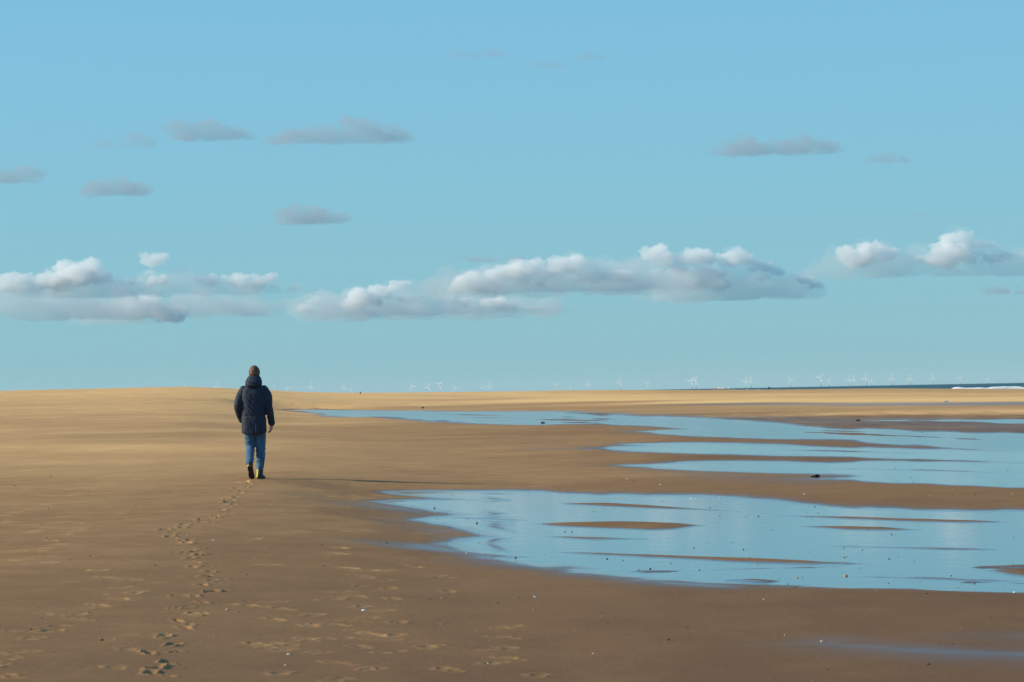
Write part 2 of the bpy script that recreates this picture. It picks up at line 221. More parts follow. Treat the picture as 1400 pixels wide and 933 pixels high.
CLOUDS = [
 ('bank', 29815, 901, [(-4336, 187, 254), (-4049, 245, 254), (-3762, 354, 292), (-3605, 275, 254), (-3083, 367, 140), (-3225, 192, 317), (-2907, 224, 381), (-2464, 178, 254), (-2179, 147, 216), (-1926, 79, 190)], [(-3764, 215, 152), (-3912, 141, 127), (-3619, 174, 101), (-3084, 303, 82), (-4305, 123, 114), (-4052, 118, 89), (-2401, 113, 89), (-2148, 108, 82)], 'white-topped cumulus bank low over the sand at the left edge'),
 ('low', 40665, 901, [(-4361, 294, 294), (-4017, 149, 242), (-4749, 371, 346)], [(-4362, 207, 173), (-4044, 98, 147)], 'small pale cumulus tucked under the leftmost cumulus bank'),
 ('bank', 38888, 901, [(-2224, 255, 281), (-1726, 329, 364), (-1269, 419, 331), (-816, 312, 364), (-156, 216, 414), (340, 141, 215)], [(-1729, 180, 157), (-1271, 337, 83), (-1479, 258, 116)], 'broad soft cumulus low in the middle, right of the walker'),
 ('bank', 30763, 901, [(-381, 198, 288), (14, 282, 327), (474, 365, 353), (833, 306, 327), (1193, 286, 236), (142, 148, 262)], [(-383, 93, 124), (-220, 50, 92), (504, 233, 118), (143, 214, 105), (-54, 165, 105)], 'cumulus stretching just left of the brightest-headed middle-right cloud'),
 ('bank', 34928, 901, [(1468, 578, 223), (1839, 542, 342), (2248, 534, 342), (2617, 393, 297), (1947, 376, 446), (2949, 283, 268)], [(1466, 482, 111), (1614, 427, 104), (1874, 429, 134), (2246, 430, 134), (2542, 350, 89), (1982, 227, 149)], 'cumulus with bright left head and long grey-blue right side'),
 ('bank', 28525, 901, [(2747, 278, 243), (3051, 309, 303), (3385, 291, 243), (3709, 406, 194), (3962, 280, 243), (4264, 214, 303), (4566, 147, 243)], [(2842, 192, 109), (3049, 200, 109), (3707, 309, 91), (3656, 188, 146), (3931, 256, 61)], 'tallest cumulus at the right edge with a round white tower'),
 ('veil', 38274, 901, [(-5527, 381, 489), (-4956, 419, 570), (-4304, 423, 651), (-3572, 361, 651), (-2921, 316, 489), (-4714, 268, 570)], [], 'thin blue-grey veil behind the leftmost cumulus bank'),
 ('veil', 41348, 901, [(-2276, 362, 528), (-1572, 366, 616), (-780, 387, 704), (12, 337, 704), (539, 274, 352)], [], 'thin blue-grey veil behind the broad middle cumulus'),
 ('veil', 32118, 901, [(-533, 303, 342), (15, 361, 478), (630, 377, 547), (1177, 353, 410)], [], 'thin veil behind the cumulus left of the brightest head'),
 ('wisp', 23623, 901, [(-265, 53, 226), (11, 48, 151)], [], 'thin grey streak above the middle cumulus'),
 ('grey', 12270, 902, [(-796, 46, 78), (-691, 81, 104), (-547, 99, 120), (-443, 81, 89), (-378, 33, 63)], [], 'larger of two pinkish grey clouds high on the left'),
 ('grey', 12005, 902, [(-1149, 84, 72), (-1046, 87, 92), (-970, 50, 72)], [], 'ragged grey cloud left of the largest pinkish grey one'),
 ('grey', 12275, 902, [(-1332, 56, 78), (-1450, 32, 63)], [], 'faint grey wisps at the top left, leftmost of the high row'),
 ('grey', 15186, 902, [(-1797, 79, 97), (-1716, 91, 103), (-1635, 76, 78)], [], 'small oval pinkish grey cloud on the left'),
 ('grey', 14133, 902, [(-2093, 73, 108), (-1987, 83, 78)], [], 'grey cloud cut by the left edge'),
 ('grey', 17950, 901, [(-1152, 102, 99), (-1038, 100, 137), (-904, 59, 107)], [], "flat grey cloud halfway up, above the walker's right"),
 ('grey', 13313, 902, [(837, 61, 79), (936, 93, 102), (1049, 68, 108), (1177, 83, 96), (1233, 48, 51)], [], 'grey ragged cloud high on the right'),
 ('wisp', 13964, 902, [(1516, 48, 65), (1575, 53, 71)], [], 'tiny grey wisp right of the high right cloud'),
 ('wisp', 9245, 902, [(-133, 28, 35), (-44, 35, 51)], [], 'faint pair of wisps near the top centre'),
 ('wisp', 9597, 902, [(101, 35, 49)], [], 'faint wisp near the top, middle of the three'),
 ('wisp', 9388, 902, [(227, 32, 36)], [], 'faint wisp near the top, rightmost of the three'),
 ('wisp', 18385, 901, [(2205, 27, 70)], [], 'tiny wisp left of the white cloud tower'),
 ('wisp', 19481, 901, [(2542, 25, 108)], [], 'thin wisp just above the white cloud tower'),
 ('wisp', 18983, 901, [(2761, 28, 65)], [], 'tiny wisp at the right edge above the cumulus'),
 ('wisp', 34694, 901, [(4994, 103, 266)], [], 'grey-blue shred under the right edge cumulus'),
]
# ------------------------------------------------------------------ helpers
rng = np.random.default_rng(11)
random.seed(5)

def tag(o, label=None, cat=None, group=None, kind=None):
    if label: o['label'] = label
    if cat: o['category'] = cat
    if group: o['group'] = group
    if kind: o['kind'] = kind
    return o

def link(name, mesh, parent=None, loc=(0, 0, 0)):
    o = bpy.data.objects.new(name, mesh)
    o.location = loc
    col.objects.link(o)
    if parent is not None:
        o.parent = parent
    return o

def empty(name, loc=(0, 0, 0), rz=0.0):
    o = bpy.data.objects.new(name, None)
    o.location = loc
    o.rotation_euler = (0, 0, rz)
    o.empty_display_size = 0.2
    col.objects.link(o)
    return o

def mesh_from(name, verts, faces, mat=None, smooth=True):
    me = bpy.data.meshes.new(name)
    me.from_pydata([tuple(map(float, v)) for v in verts], [], faces)
    me.update()
    if smooth:
        me.polygons.foreach_set('use_smooth', [True] * len(me.polygons))
    if mat: me.materials.append(mat)
    return me

def grid_mesh(name, X, Y, Z, mat=None):
    """quad sheet from 2-D arrays, quick"""
    n, m = X.shape
    me = bpy.data.meshes.new(name)
    me.vertices.add(n * m)
    me.vertices.foreach_set('co', np.stack([X, Y, Z], -1).astype(np.float32).ravel())
    idx = np.arange(n * m).reshape(n, m)
    q = np.stack([idx[:-1, :-1], idx[:-1, 1:], idx[1:, 1:], idx[1:, :-1]], -1).reshape(-1, 4)
    me.loops.add(q.size)
    me.loops.foreach_set('vertex_index', q.ravel().astype(np.int32))
    me.polygons.add(len(q))
    me.polygons.foreach_set('loop_start', np.arange(0, q.size, 4, dtype=np.int32))
    me.polygons.foreach_set('loop_total', np.full(len(q), 4, dtype=np.int32))
    me.update(calc_edges=True)
    me.polygons.foreach_set('use_smooth', np.ones(len(q), dtype=bool))
    if mat: me.materials.append(mat)
    return me

def lattice(ix, iy, seed):
    h = (ix.astype(np.int64) * 374761393 + iy.astype(np.int64) * 668265263 + seed * 982451653) & 0xffffffff
    h = ((h ^ (h >> 13)) * 1274126177) & 0xffffffff
    h = h ^ (h >> 16)
    return (h & 0xffff) / 65535.0 * 2 - 1

def vnoise(x, y, seed=0):
    """smooth value noise in -1..1"""
    ix, iy = np.floor(x), np.floor(y)
    fx, fy = x - ix, y - iy
    fx, fy = fx * fx * (3 - 2 * fx), fy * fy * (3 - 2 * fy)
    a = lattice(ix, iy, seed); b = lattice(ix + 1, iy, seed)
    c = lattice(ix, iy + 1, seed); d = lattice(ix + 1, iy + 1, seed)
    return (a * (1 - fx) + b * fx) * (1 - fy) + (c * (1 - fx) + d * fx) * fy

def fbm(x, y, octaves=4, seed=0):
    s, amp, tot = 0.0, 1.0, 0.0
    for k in range(octaves):
        s = s + amp * vnoise(x * 2 ** k + 17.3 * k, y * 2 ** k - 9.1 * k, seed + k)
        tot += amp; amp *= 0.5
    return s / tot

def signed_distance(px, py, poly):
    """distance to a polygon's edge, negative inside"""
    p = np.asarray(poly, float)
    best = np.full(px.shape, 1e18)
    inside = np.zeros(px.shape, bool)
    for k in range(len(p)):
        x0, y0 = p[k - 1]; x1, y1 = p[k]
        ex, ey = x1 - x0, y1 - y0
        t = np.clip(((px - x0) * ex + (py - y0) * ey) / (ex * ex + ey * ey + 1e-12), 0, 1)
        best = np.minimum(best, (px - x0 - t * ex) ** 2 + (py - y0 - t * ey) ** 2)
        cross = (y0 > py) != (y1 > py)
        with np.errstate(divide='ignore', invalid='ignore'):
            xi = ex * (py - y0) / (ey if ey != 0 else 1e-12) + x0
        inside ^= cross & (px < xi)
    return np.where(inside, -1, 1) * np.sqrt(best)

class Mat:
    def __init__(self, name):
        self.m = bpy.data.materials.new(name)
        self.m.use_nodes = True
        self.t = self.m.node_tree
        self.n, self.l = self.t.nodes, self.t.links
        self.b = self.n['Principled BSDF']
        self.out = self.n['Material Output']
    def new(self, kind, **kw):
        nd = self.n.new(kind)
        for k, v in kw.items(): setattr(nd, k, v)
        return nd
    def link(self, a, b): self.l.new(a, b)
    def set(self, **kw):
        for k, v in kw.items(): self.b.inputs[k.replace('_', ' ')].default_value = v
        return self
    def noise(self, scale, detail=3, rough=0.5, vec=None):
        nd = self.new('ShaderNodeTexNoise')
        nd.inputs['Scale'].default_value = scale
        nd.inputs['Detail'].default_value = detail
        nd.inputs['Roughness'].default_value = rough
        if vec is not None: self.link(vec, nd.inputs['Vector'])
        return nd.outputs['Fac']
    def ramp(self, fac, stops):
        nd = self.new('ShaderNodeValToRGB')
        while len(nd.color_ramp.elements) > 1: nd.color_ramp.elements.remove(nd.color_ramp.elements[-1])
        nd.color_ramp.elements[0].position, nd.color_ramp.elements[0].color = stops[0][0], (*stops[0][1], 1)
        for p, c in stops[1:]:
            e = nd.color_ramp.elements.new(p); e.color = (*c, 1)
        self.link(fac, nd.inputs['Fac'])
        return nd.outputs['Color']
    def math(self, op, a, b=None, clamp=False):
        nd = self.new('ShaderNodeMath', operation=op, use_clamp=clamp)
        for k, v in enumerate((a, b)):
            if v is None: continue
            if isinstance(v, (int, float)): nd.inputs[k].default_value = v
            else: self.link(v, nd.inputs[k])
        return nd.outputs[0]
    def mix(self, fac, a, b):
        nd = self.new('ShaderNodeMix', data_type='RGBA')
        for s, v in (('Factor', fac), ('A', a), ('B', b)):
            i = [q for q in nd.inputs if q.name == s and q.type in (('VALUE',) if s == 'Factor' else ('RGBA',))][0]
            if isinstance(v, (int, float)): i.default_value = v
            elif isinstance(v, tuple): i.default_value = (*v, 1)
            else: self.link(v, i)
        return [q for q in nd.outputs if q.type == 'RGBA'][0]
    def bump(self, height, strength=0.3, dist=0.01):
        nd = self.new('ShaderNodeBump')
        nd.inputs['Strength'].default_value = strength
        nd.inputs['Distance'].default_value = dist
        self.link(height, nd.inputs['Height'])
        self.link(nd.outputs['Normal'], self.b.inputs['Normal'])
        return nd
    def coord(self, which='Object', scale=None):
        tc = self.new('ShaderNodeTexCoord')
        if scale is None: return tc.outputs[which]
        mp = self.new('ShaderNodeMapping')
        mp.inputs['Scale'].default_value = scale
        self.link(tc.outputs[which], mp.inputs['Vector'])
        return mp.outputs['Vector']

# ------------------------------------------------------------------ sand
near_rows = np.concatenate([np.exp(np.arange(math.log(1.2), math.log(15), 0.05)),
                            np.exp(np.arange(math.log(15), math.log(70), 0.0016)),
                            np.exp(np.arange(math.log(70), math.log(650), 0.0030)),
                            np.linspace(655, 1000, 30)])
inner = np.arange(-0.162, 0.1621, 0.0006)
outer = 0.162 + np.cumsum(0.0006 * 1.09 ** np.arange(1, 60))
outer = outer[outer < 1.1]
bear = np.concatenate([-outer[::-1], inner, outer])
A, D = np.meshgrid(bear, near_rows)
GX, GY = A * D, D.copy()
Z = base_height(GX, GY)
live = np.abs(A) < 0.20

def nearest(field, x, y):
    """value of a ground array at one spot"""
    i = int(np.clip(np.searchsorted(near_rows, y), 1, len(near_rows) - 1))
    if abs(near_rows[i - 1] - y) < abs(near_rows[i] - y): i -= 1
    a = x / near_rows[i]
    j = int(np.clip(np.searchsorted(bear, a), 1, len(bear) - 1))
    if abs(bear[j - 1] - a) < abs(bear[j] - a): j -= 1
    return float(field[i, j])

# large soft undulation of the open sand
und = fbm(GX / 3.1, GY / 4.3, 3, 3) * 0.008 + fbm(GX / 0.7, GY / 0.9, 3, 9) * 0.0022
und = und * sstep(4, 14, D)
Z = Z + und
far_und = (fbm(GX / 9.0, GY / 16.0, 3, 21) * 0.08 + fbm(GX / 1.8, GY / 4.0, 3, 23) * 0.03) * sstep(120, 260, D) * sstep(-0.05, -0.09, A)
Z = Z + far_und

# pools: basins pressed into the flat
pool_sdf = []
water = np.full(Z.shape, 50.0)
outer_edge = np.full(Z.shape, 50.0)
shore_noise = fbm(GX / 1.6, GY / 1.9, 4, 31)
for k, (nm, outline, islands) in enumerate(POOLS):
    s = np.full(Z.shape, 50.0)
    o = np.asarray(outline)
    box = (GX > o[:, 0].min() - 12) & (GX < o[:, 0].max() + 12) & (GY > o[:, 1].min() - 25) & (GY < o[:, 1].max() + 25) & (np.abs(A) < 0.22)
    sx, sy = GX[box], GY[box]
    d = signed_distance(sx, sy, outline)
    outer_edge[box] = np.minimum(outer_edge[box], d)
    for isl in islands:
        q = np.asarray(isl)
        nb = (sx > q[:, 0].min() - 4) & (sx < q[:, 0].max() + 4) & (sy > q[:, 1].min() - 8) & (sy < q[:, 1].max() + 8)
        d[nb] = np.maximum(d[nb], -signed_distance(sx[nb], sy[nb], isl))
    s[box] = d
    pool_sdf.append(s)
    water = np.minimum(water, s)
scale = np.clip(D / 60.0, 0.5, 4.0)               # broader, lazier shores on the far flats
wob = shore_noise * 0.28 * scale
streak = fbm(GX / (1.1 * scale), GY / (0.8 * scale), 4, 57)
channel = sstep(60, 130, D)
edge = water + wob * 0.55 + fbm(GX / (0.45 * scale), GY / (0.55 * scale), 3, 61) * 0.07 * scale
ruffle_zone = channel * sstep(0.075, 0.035, A)
slope = np.where(edge > 0, np.where(outer_edge < -0.15, 0.034, 0.012), 0.024)
bars = sstep(0.14, 0.48, fbm(GX / (3.0 * scale), GY / (0.95 * scale), 4, 83)) * sstep(0.0, -0.5, edge / scale) * sstep(170, 110, D)
basin = POOL_Z + np.clip(edge / scale * slope, -0.030 * (1 - 0.72 * ruffle_zone), 0.055) + 0.0300 * bars + streak * 0.006 * (1 + 1.3 * channel) * sstep(-3, -0.1, edge / scale)
rip = np.sin((GX * 0.35 + GY) * 2 * math.pi / 1.9 + 3.0 * fbm(GX / 4, GY / 4, 2, 71))
basin = basin + ruffle_zone * (rip * 0.004 + 0.026 * fbm(GX / 1.6, GY / 9.0, 3, 77)) * sstep(0.5, -1.5, edge / scale)
w = sstep(2.2, 0.0, edge / scale)
Z = Z * (1 - w) + basin * w
height_over_water = np.where(w > 0.01, Z - POOL_Z, 0.2)
wet = sstep(np.where(outer_edge < -0.15, 0.018, 0.036), -0.002, height_over_water + 0.014 * streak * (outer_edge > -0.15)) * sstep(2.1, 0.0, edge / scale)
for poly, strength in WET_AND_DARK_SAND:
    o = np.asarray(poly)
    m = 6 + 0.25 * o[:, 1].max()
    box = (GX > o[:, 0].min() - m) & (GX < o[:, 0].max() + m) & (GY > o[:, 1].min() - m) & (GY < o[:, 1].max() + m) & (np.abs(A) < 0.25)
    d = signed_distance(GX[box], GY[box], poly)
    reach = o[:, 1].mean() * (0.034 if o[:, 1].mean() < 26 else 0.018)
    d = d + fbm(GX[box] / (reach * 2.2), GY[box] / (reach * 3), 4, 91) * reach * 0.9
    wet[box] = np.maximum(wet[box], strength * sstep(reach, -reach * 1.2, d))

# how dry the sand has blown
pts = np.asarray(DRYNESS)
pu, pv, pd = pts[:, 0] / pts[:, 1] * 16.0, np.log(pts[:, 1]) * 4.0, pts[:, 2]
gi = np.linspace(-0.2, 0.2, 90) * 16.0
gj = np.linspace(math.log(10), math.log(700), 420) * 4.0
gu, gv = np.meshgrid(gi, gj)
num = np.zeros(gu.shape); den = np.zeros(gu.shape)
for u, v, q in zip(pu, pv, pd):
    k = 1.0 / (((gu - u) * 0.8) ** 2 + ((gv - v) * 1.7) ** 2 + 0.012) ** 1.7
    num += k * q; den += k
tab = num / den
fu = np.clip((A * 16.0 - gi[0]) / (gi[1] - gi[0]), 0, len(gi) - 1.001)
fv = np.clip((np.log(D) * 4.0 - gj[0]) / (gj[1] - gj[0]), 0, len(gj) - 1.001)
iu, iv = fu.astype(int), fv.astype(int)
ru, rv = fu - iu, fv - iv
dry = ((tab[iv, iu] * (1 - ru) + tab[iv, iu + 1] * ru) * (1 - rv)
       + (tab[iv + 1, iu] * (1 - ru) + tab[iv + 1, iu + 1] * ru) * rv)
dry = dry + 0.10 * fbm(GX / 2.2, GY / 5.0, 4, 101) * sstep(0.05, 0.5, dry) + 0.10 * fbm(GX / 9.0, GY / 16.0, 3, 131) * sstep(60, 200, D)
# blown flecks of dry sand lying on the damp flat
fleck = fbm(GX / 0.33, GY / 0.5, 3, 151) * 0.6 + 0.55 * fbm(GX / 3.0, GY / 4.5, 3, 163)
fleck = sstep(0.34, 0.62, fleck) * sstep(0.16, 0.34, dry) * sstep(1.4, 0.25, GX / np.maximum(D, 1) * 10 + 0.5)
fine = fbm(GX / 0.16, GY / 0.30, 3, 181)
dry = dry + 0.13 * fleck * (0.6 + 0.9 * fine) + 0.05 * fine * sstep(0.1, 0.3, dry)
Z = Z + 0.0035 * fleck * (0.6 + 0.9 * fine) + 0.0012 * fine * sstep(60, 30, D)

def press(x, y, ang, depth, length, width, rim, dryer, seed):
    """one trodden print: sole, heel and the sand pushed up beside it"""
    i0, i1 = np.searchsorted(near_rows, [y - length * 1.6, y + length * 1.6])
    a0, a1 = np.searchsorted(bear, [(x - 0.42) / y, (x + 0.42) / y])
    if i1 - i0 < 2 or a1 - a0 < 2: return
    sl = (slice(i0, i1), slice(a0, a1))
    dx, dy = GX[sl] - x, GY[sl] - y
    c, s = math.cos(ang), math.sin(ang)
    lx, ly = dx * c + dy * s, -dx * s + dy * c
    q = np.minimum(np.hypot(lx / width, (ly - length * 0.22) / (length * 0.34)),
                   np.hypot(lx / (width * 0.8), (ly + length * 0.3) / (length * 0.24)))
    q = q + 0.25 * vnoise(lx / 0.05 + seed, ly / 0.06, seed)
    hollow = -depth * sstep(1.1, 0.55, q)
    clod = np.clip(0.68 + 0.95 * fbm(dx / 0.035 + seed * 3.1, dy / 0.07, 3, seed), 0, 1.4)
    berm = rim * sstep(0.75, 1.1, q) * sstep(1.8, 1.15, q) * clod
    berm = berm * (0.72 + 0.28 * np.sin(np.arctan2(ly, lx) * 2 + seed))
    Z[sl] += hollow + np.maximum(berm, 0)
    dry[sl] = dry[sl] + dryer * sstep(2.2, 1.0, q) * clod * 0.9
for k, (x, y) in enumerate(PRINTS):
    if k % 3 != 1: press(x + random.uniform(-.16, .16), y + random.uniform(-.35, .35), random.uniform(-0.5, 0.5), 0.005, 0.15, 0.030, 0.013 * (1 + max(0, y - 22) / 24), 0.16, 900 + k)
    press(x, y, random.uniform(-0.35, 0.35), 0.009 * (1 + max(0, y - 22) / 26), 0.22 * (1 + max(0, y - 25) / 80), 0.038 * (1 + max(0, y - 25) / 60), 0.016 * (1 + max(0, y - 22) / 24) * random.uniform(0.85, 1.25), 0.20, 200 + k)
for k, (x, y) in enumerate(FAINT_PRINTS):
    press(x + random.uniform(-.03, .03), y, random.uniform(-0.6, 0.6), 0.0035, 0.27, 0.055, 0.008 * random.uniform(0.5, 1.2), 0.23, 400 + k)
    if k % 2 == 0:
        press(x + random.uniform(-.2, .2), y + random.uniform(-.4, .4), random.uniform(-0.8, 0.8), 0.002, 0.16, 0.045, 0.005, 0.15, 600 + k)

dry = np.where(outer_edge < 0.4 * scale, np.minimum(dry, 0.16 + 0.06 * shore_noise), dry)      # bars between the pools never dry out
band = sstep(110, 125, D) * sstep(215, 185, D) * sstep(0.03, 0.06, A)
ripl = vnoise(GX / 0.55, GY / 5.0, 191) + 0.6 * vnoise(GX / 0.25, GY / 3.0, 193)
dry = dry + band * (0.10 + 0.16 * ripl)  # ripples too fine for the mesh: their light and dark put into the colour
dry = np.clip(dry, 0, 1.3)
sand = Mat('beach_sand')
dn = sand.new('ShaderNodeAttribute', attribute_name='dryness').outputs['Fac']
wn_ = sand.new('ShaderNodeAttribute', attribute_name='wetness').outputs['Fac']
oc = sand.coord('Object')
n1 = sand.noise(1.3, 6, 0.6, sand.coord('Object', (1.0, 0.6, 1.0)))
n2 = sand.noise(28.0, 5, 0.65, oc)
n3 = sand.noise(240.0, 2, 0.5, oc)
mott = sand.math('ADD', sand.math('MULTIPLY', sand.math('SUBTRACT', n1, 0.5), 0.26), sand.math('MULTIPLY', sand.math('SUBTRACT', n2, 0.5), 0.22))
dd = sand.math('ADD', sand.math('MULTIPLY', dn, 1 / 1.3), mott, clamp=True)
base = sand.ramp(dd, SAND_RAMP)
grain = sand.mix(sand.math('MULTIPLY', sand.math('SUBTRACT', n3, 0.35, True), 0.5, True), base, (0.10, 0.075, 0.05))
wetc = sand.mix(wn_, grain, (0.085, 0.062, 0.048))
sand.link(wetc, sand.b.inputs['Base Color'])
wv = sand.math('ADD', wn_, sand.math('MULTIPLY', sand.math('SUBTRACT', n1, 0.5), 0.25), clamp=True)
rr = sand.new('ShaderNodeMapRange'); sand.link(wv, rr.inputs['Value'])
for k, v in zip(('From Min', 'From Max', 'To Min', 'To Max'), (0.0, 0.78, 0.95, 0.10)): rr.inputs[k].default_value = v
sand.link(rr.outputs['Result'], sand.b.inputs['Roughness'])
sp = sand.new('ShaderNodeMapRange'); sand.link(wn_, sp.inputs['Value'])
for k, v in zip(('From Min', 'From Max', 'To Min', 'To Max'), (0.0, 0.45, 0.06, 0.5)): sp.inputs[k].default_value = v
sand.link(sp.outputs['Result'], sand.b.inputs['Specular IOR Level'])
sand.b.inputs['IOR'].default_value = 1.36
hb = sand.math('ADD', sand.math('MULTIPLY', n2, 0.6), sand.math('MULTIPLY', n3, 0.25))
hb = sand.math('MULTIPLY', hb, sand.math('SUBTRACT', 1.0, sand.math('MULTIPLY', wn_, 0.97)))
sand.bump(hb, 0.5, 0.014)

gm = grid_mesh('beach', GX, GY, Z, sand.m)
for nm, arr in (('dryness', dry), ('wetness', np.clip(wet, 0, 1))):
    at = gm.attributes.new(nm, 'FLOAT', 'POINT')
    at.data.foreach_set('value', arr.astype(np.float32).ravel())
beach = tag(link('beach', gm), 'broad tidal beach of tan sand, damp in front and dry at the back', kind='structure')

def sand_z(x, y):
    return nearest(Z, x, y)

# ------------------------------------------------------------------ standing water in the hollows
wmat = Mat('pool_water')
wmat.set(Base_Color=(0.028, 0.038, 0.045, 1), Roughness=0.065, IOR=1.333)
wc = wmat.coord('Object', (1.0, 0.8, 1.0))
wb = wmat.math('ADD', wmat.math('MULTIPLY', wmat.noise(2.2, 3, 0.5, wc), 1.0), wmat.math('MULTIPLY', wmat.noise(9.0, 2, 0.5, wc), 0.12))
wmat.bump(wb, 0.16, 0.014)
rmat = Mat('ruffled_water')
rmat.set(Base_Color=(0.028, 0.038, 0.045, 1), Roughness=0.10, IOR=1.333)
rc = rmat.coord('Object', (1.0, 0.6, 1.0))
rb = rmat.math('ADD', rmat.noise(0.35, 4, 0.6, rc), rmat.math('MULTIPLY', rmat.noise(2.0, 2, 0.5, rc), 0.2))
rmat.bump(rb, 0.22, 0.05)
POOL_TEXT = ['wide shallow pool of still water reflecting blue sky in front', 'narrow pool behind the widest one, right of the weed lumps',
             'slim double-tongued pool between the channel and the near pools', 'long shallow channel running from beside the walker to the right edge',
             'hairline strip of water by the rippled sand far right']
for k, (nm, outline, islands) in enumerate(POOLS):
    o = np.asarray(outline)
    step = 0.5 if k < 3 else 1.2
    xs = np.arange(o[:, 0].min() - 2, o[:, 0].max() + 2, step)
    ys = np.arange(o[:, 1].min() - 3, o[:, 1].max() + 3, step)
    PX, PY = np.meshgrid(xs, ys)
    keep = signed_distance(PX, PY, outline) < (0.9 if k < 3 else 2.2)
    idx = -np.ones(PX.shape, int)
    faces, verts = [], []
    def vid(i, j):
        if idx[i, j] < 0:
            idx[i, j] = len(verts); verts.append((PX[i, j], PY[i, j], POOL_Z - 0.0015 * k))
        return int(idx[i, j])
    for i in range(len(ys) - 1):
        for j in range(len(xs) - 1):
            if keep[i, j] or keep[i + 1, j] or keep[i, j + 1] or keep[i + 1, j + 1]:
                faces.append((vid(i, j), vid(i, j + 1), vid(i + 1, j + 1), vid(i + 1, j)))
    tag(link('tidal_pool', mesh_from('tidal_pool', verts, faces, wmat.m if k < 3 else rmat.m)), POOL_TEXT[k], kind='structure')

# ------------------------------------------------------------------ sea
sea = Mat('sea_water')
sea.set(Base_Color=(0.025, 0.085, 0.095, 1), Roughness=0.55, IOR=1.333, Specular_IOR_Level=0.3)
sea.bump(sea.noise(0.12, 4, 0.6, sea.coord('Object', (1.0, 0.35, 1.0))), 0.6, 0.8)
yr = np.concatenate([[-300.0, 300], np.exp(np.linspace(math.log(600), math.log(66000), 60))])
SA, SD = np.meshgrid(np.linspace(-1.6, 1.6, 81), yr)
sm = grid_mesh('sea', SA * np.maximum(SD, 1200.0), SD, np.full(SA.shape, -0.9), sea.m)
tag(link('sea', sm), 'strip of dark teal sea on the horizon', kind='structure')

# breaking wave and the swash behind the bar, far right
foam = Mat('sea_foam')
foam.set(Base_Color=(0.82, 0.83, 0.82, 1), Roughness=0.9)
foam.bump(foam.noise(0.8, 4), 0.5, 0.2)
def breaker(x0, x1, y0, y1, high, name, text):
    n = 90
    verts, faces = [], []
    for k in range(n + 1):
        t = k / n
        x, y = x0 + (x1 - x0) * t, y0 + (y1 - y0) * t
        h = high * (0.55 + 0.45 * noise.noise((x * 0.05, 3.1, 0.0))) * min(1, t * 14 + 0.15)
        h = max(h + high * 0.35 * noise.noise((x * 0.31, 7.7, 0)), 0.05)
        w = 1.6 + 1.2 * noise.noise((x * 0.08, 1.7, 0))
        ring = [(-1.6 * w, 0.0), (-1.0 * w, h * 0.55), (-0.35 * w, h), (0.1 * w, h * 0.92), (0.8 * w, h * 0.45), (1.6 * w, 0.0)]
        for dy, dz in ring:
            verts.append((x, y + dy, -0.93 + dz))
    for k in range(n):
        for j in range(5):
            a = k * 6 + j
            faces.append((a, a + 6, a + 7, a + 1))
    tag(link(name, mesh_from(name, verts, faces, foam.m)), text, kind='stuff')
breaker(*BREAKER, 'sea_foam', 'white foam of a wave breaking at the far right waterline')

# ------------------------------------------------------------------ clouds: real vapour bodies far out over the sea
def cloud_mat(name, color, density, aniso=0.15):
    c = Mat(name)
    c.n.remove(c.b)
    v = c.new('ShaderNodeVolumePrincipled')
    v.inputs['Color'].default_value = (*color, 1)
    v.inputs['Density'].default_value = density
    v.inputs['Anisotropy'].default_value = aniso
    c.link(v.outputs['Volume'], c.out.inputs['Volume'])
    return c.m
CLOUD_MATS = {'bank': cloud_mat('cumulus_vapour', (0.77, 0.87, 0.91), 0.0017),
              'low': cloud_mat('far_cumulus_vapour', (0.80, 0.86, 0.89), 0.0013),
              'veil': cloud_mat('veil_vapour', (0.74, 0.82, 0.86), 0.0016),
              'grey': cloud_mat('grey_cloud_vapour', (0.59, 0.64, 0.70), 0.0056),
              'wisp': cloud_mat('wisp_vapour', (0.58, 0.63, 0.70), 0.0050),
              'billow': cloud_mat('billow_vapour', (0.99, 0.99, 0.99), 0.0066, 0.0)}
def remeshed(name, bm, voxel):
    if isinstance(bm, bpy.types.Mesh):
        me = bm
    else:
        me = bpy.data.meshes.new(name)
        bm.to_mesh(me); bm.free()
    o = bpy.data.objects.new(name, me)
    col.objects.link(o)
    md = o.modifiers.new('r', 'REMESH'); md.mode = 'VOXEL'; md.voxel_size = voxel; md.use_smooth_shade = True
    dg = bpy.context.evaluated_depsgraph_get()
    out = bpy.data.meshes.new_from_object(o.evaluated_get(dg))
    bpy.data.objects.remove(o); bpy.data.meshes.remove(me)
    out.name = name
    return out

def ruffle(me, s, idx, amount, floor=True):
    n = len(me.vertices)
    co = np.empty(n * 3, np.float32); me.vertices.foreach_get('co', co); co = co.reshape(-1, 3)
    no = np.empty(n * 3, np.float32); me.vertices.foreach_get('normal', no); no = no.reshape(-1, 3)
    dsp = np.array([noise.fractal((v[0] / s * 2.6 + idx * 7, v[1] / s * 2.6, v[2] / s * 3.8), 0.7, 2.1, 6) for v in co.tolist()])
    co += no * (dsp * s * amount)[:, None]
    if floor: co[:, 2] = np.where(co[:, 2] < 0, co[:, 2] * 0.3, co[:, 2])
    me.vertices.foreach_set('co', co.ravel()); me.update()

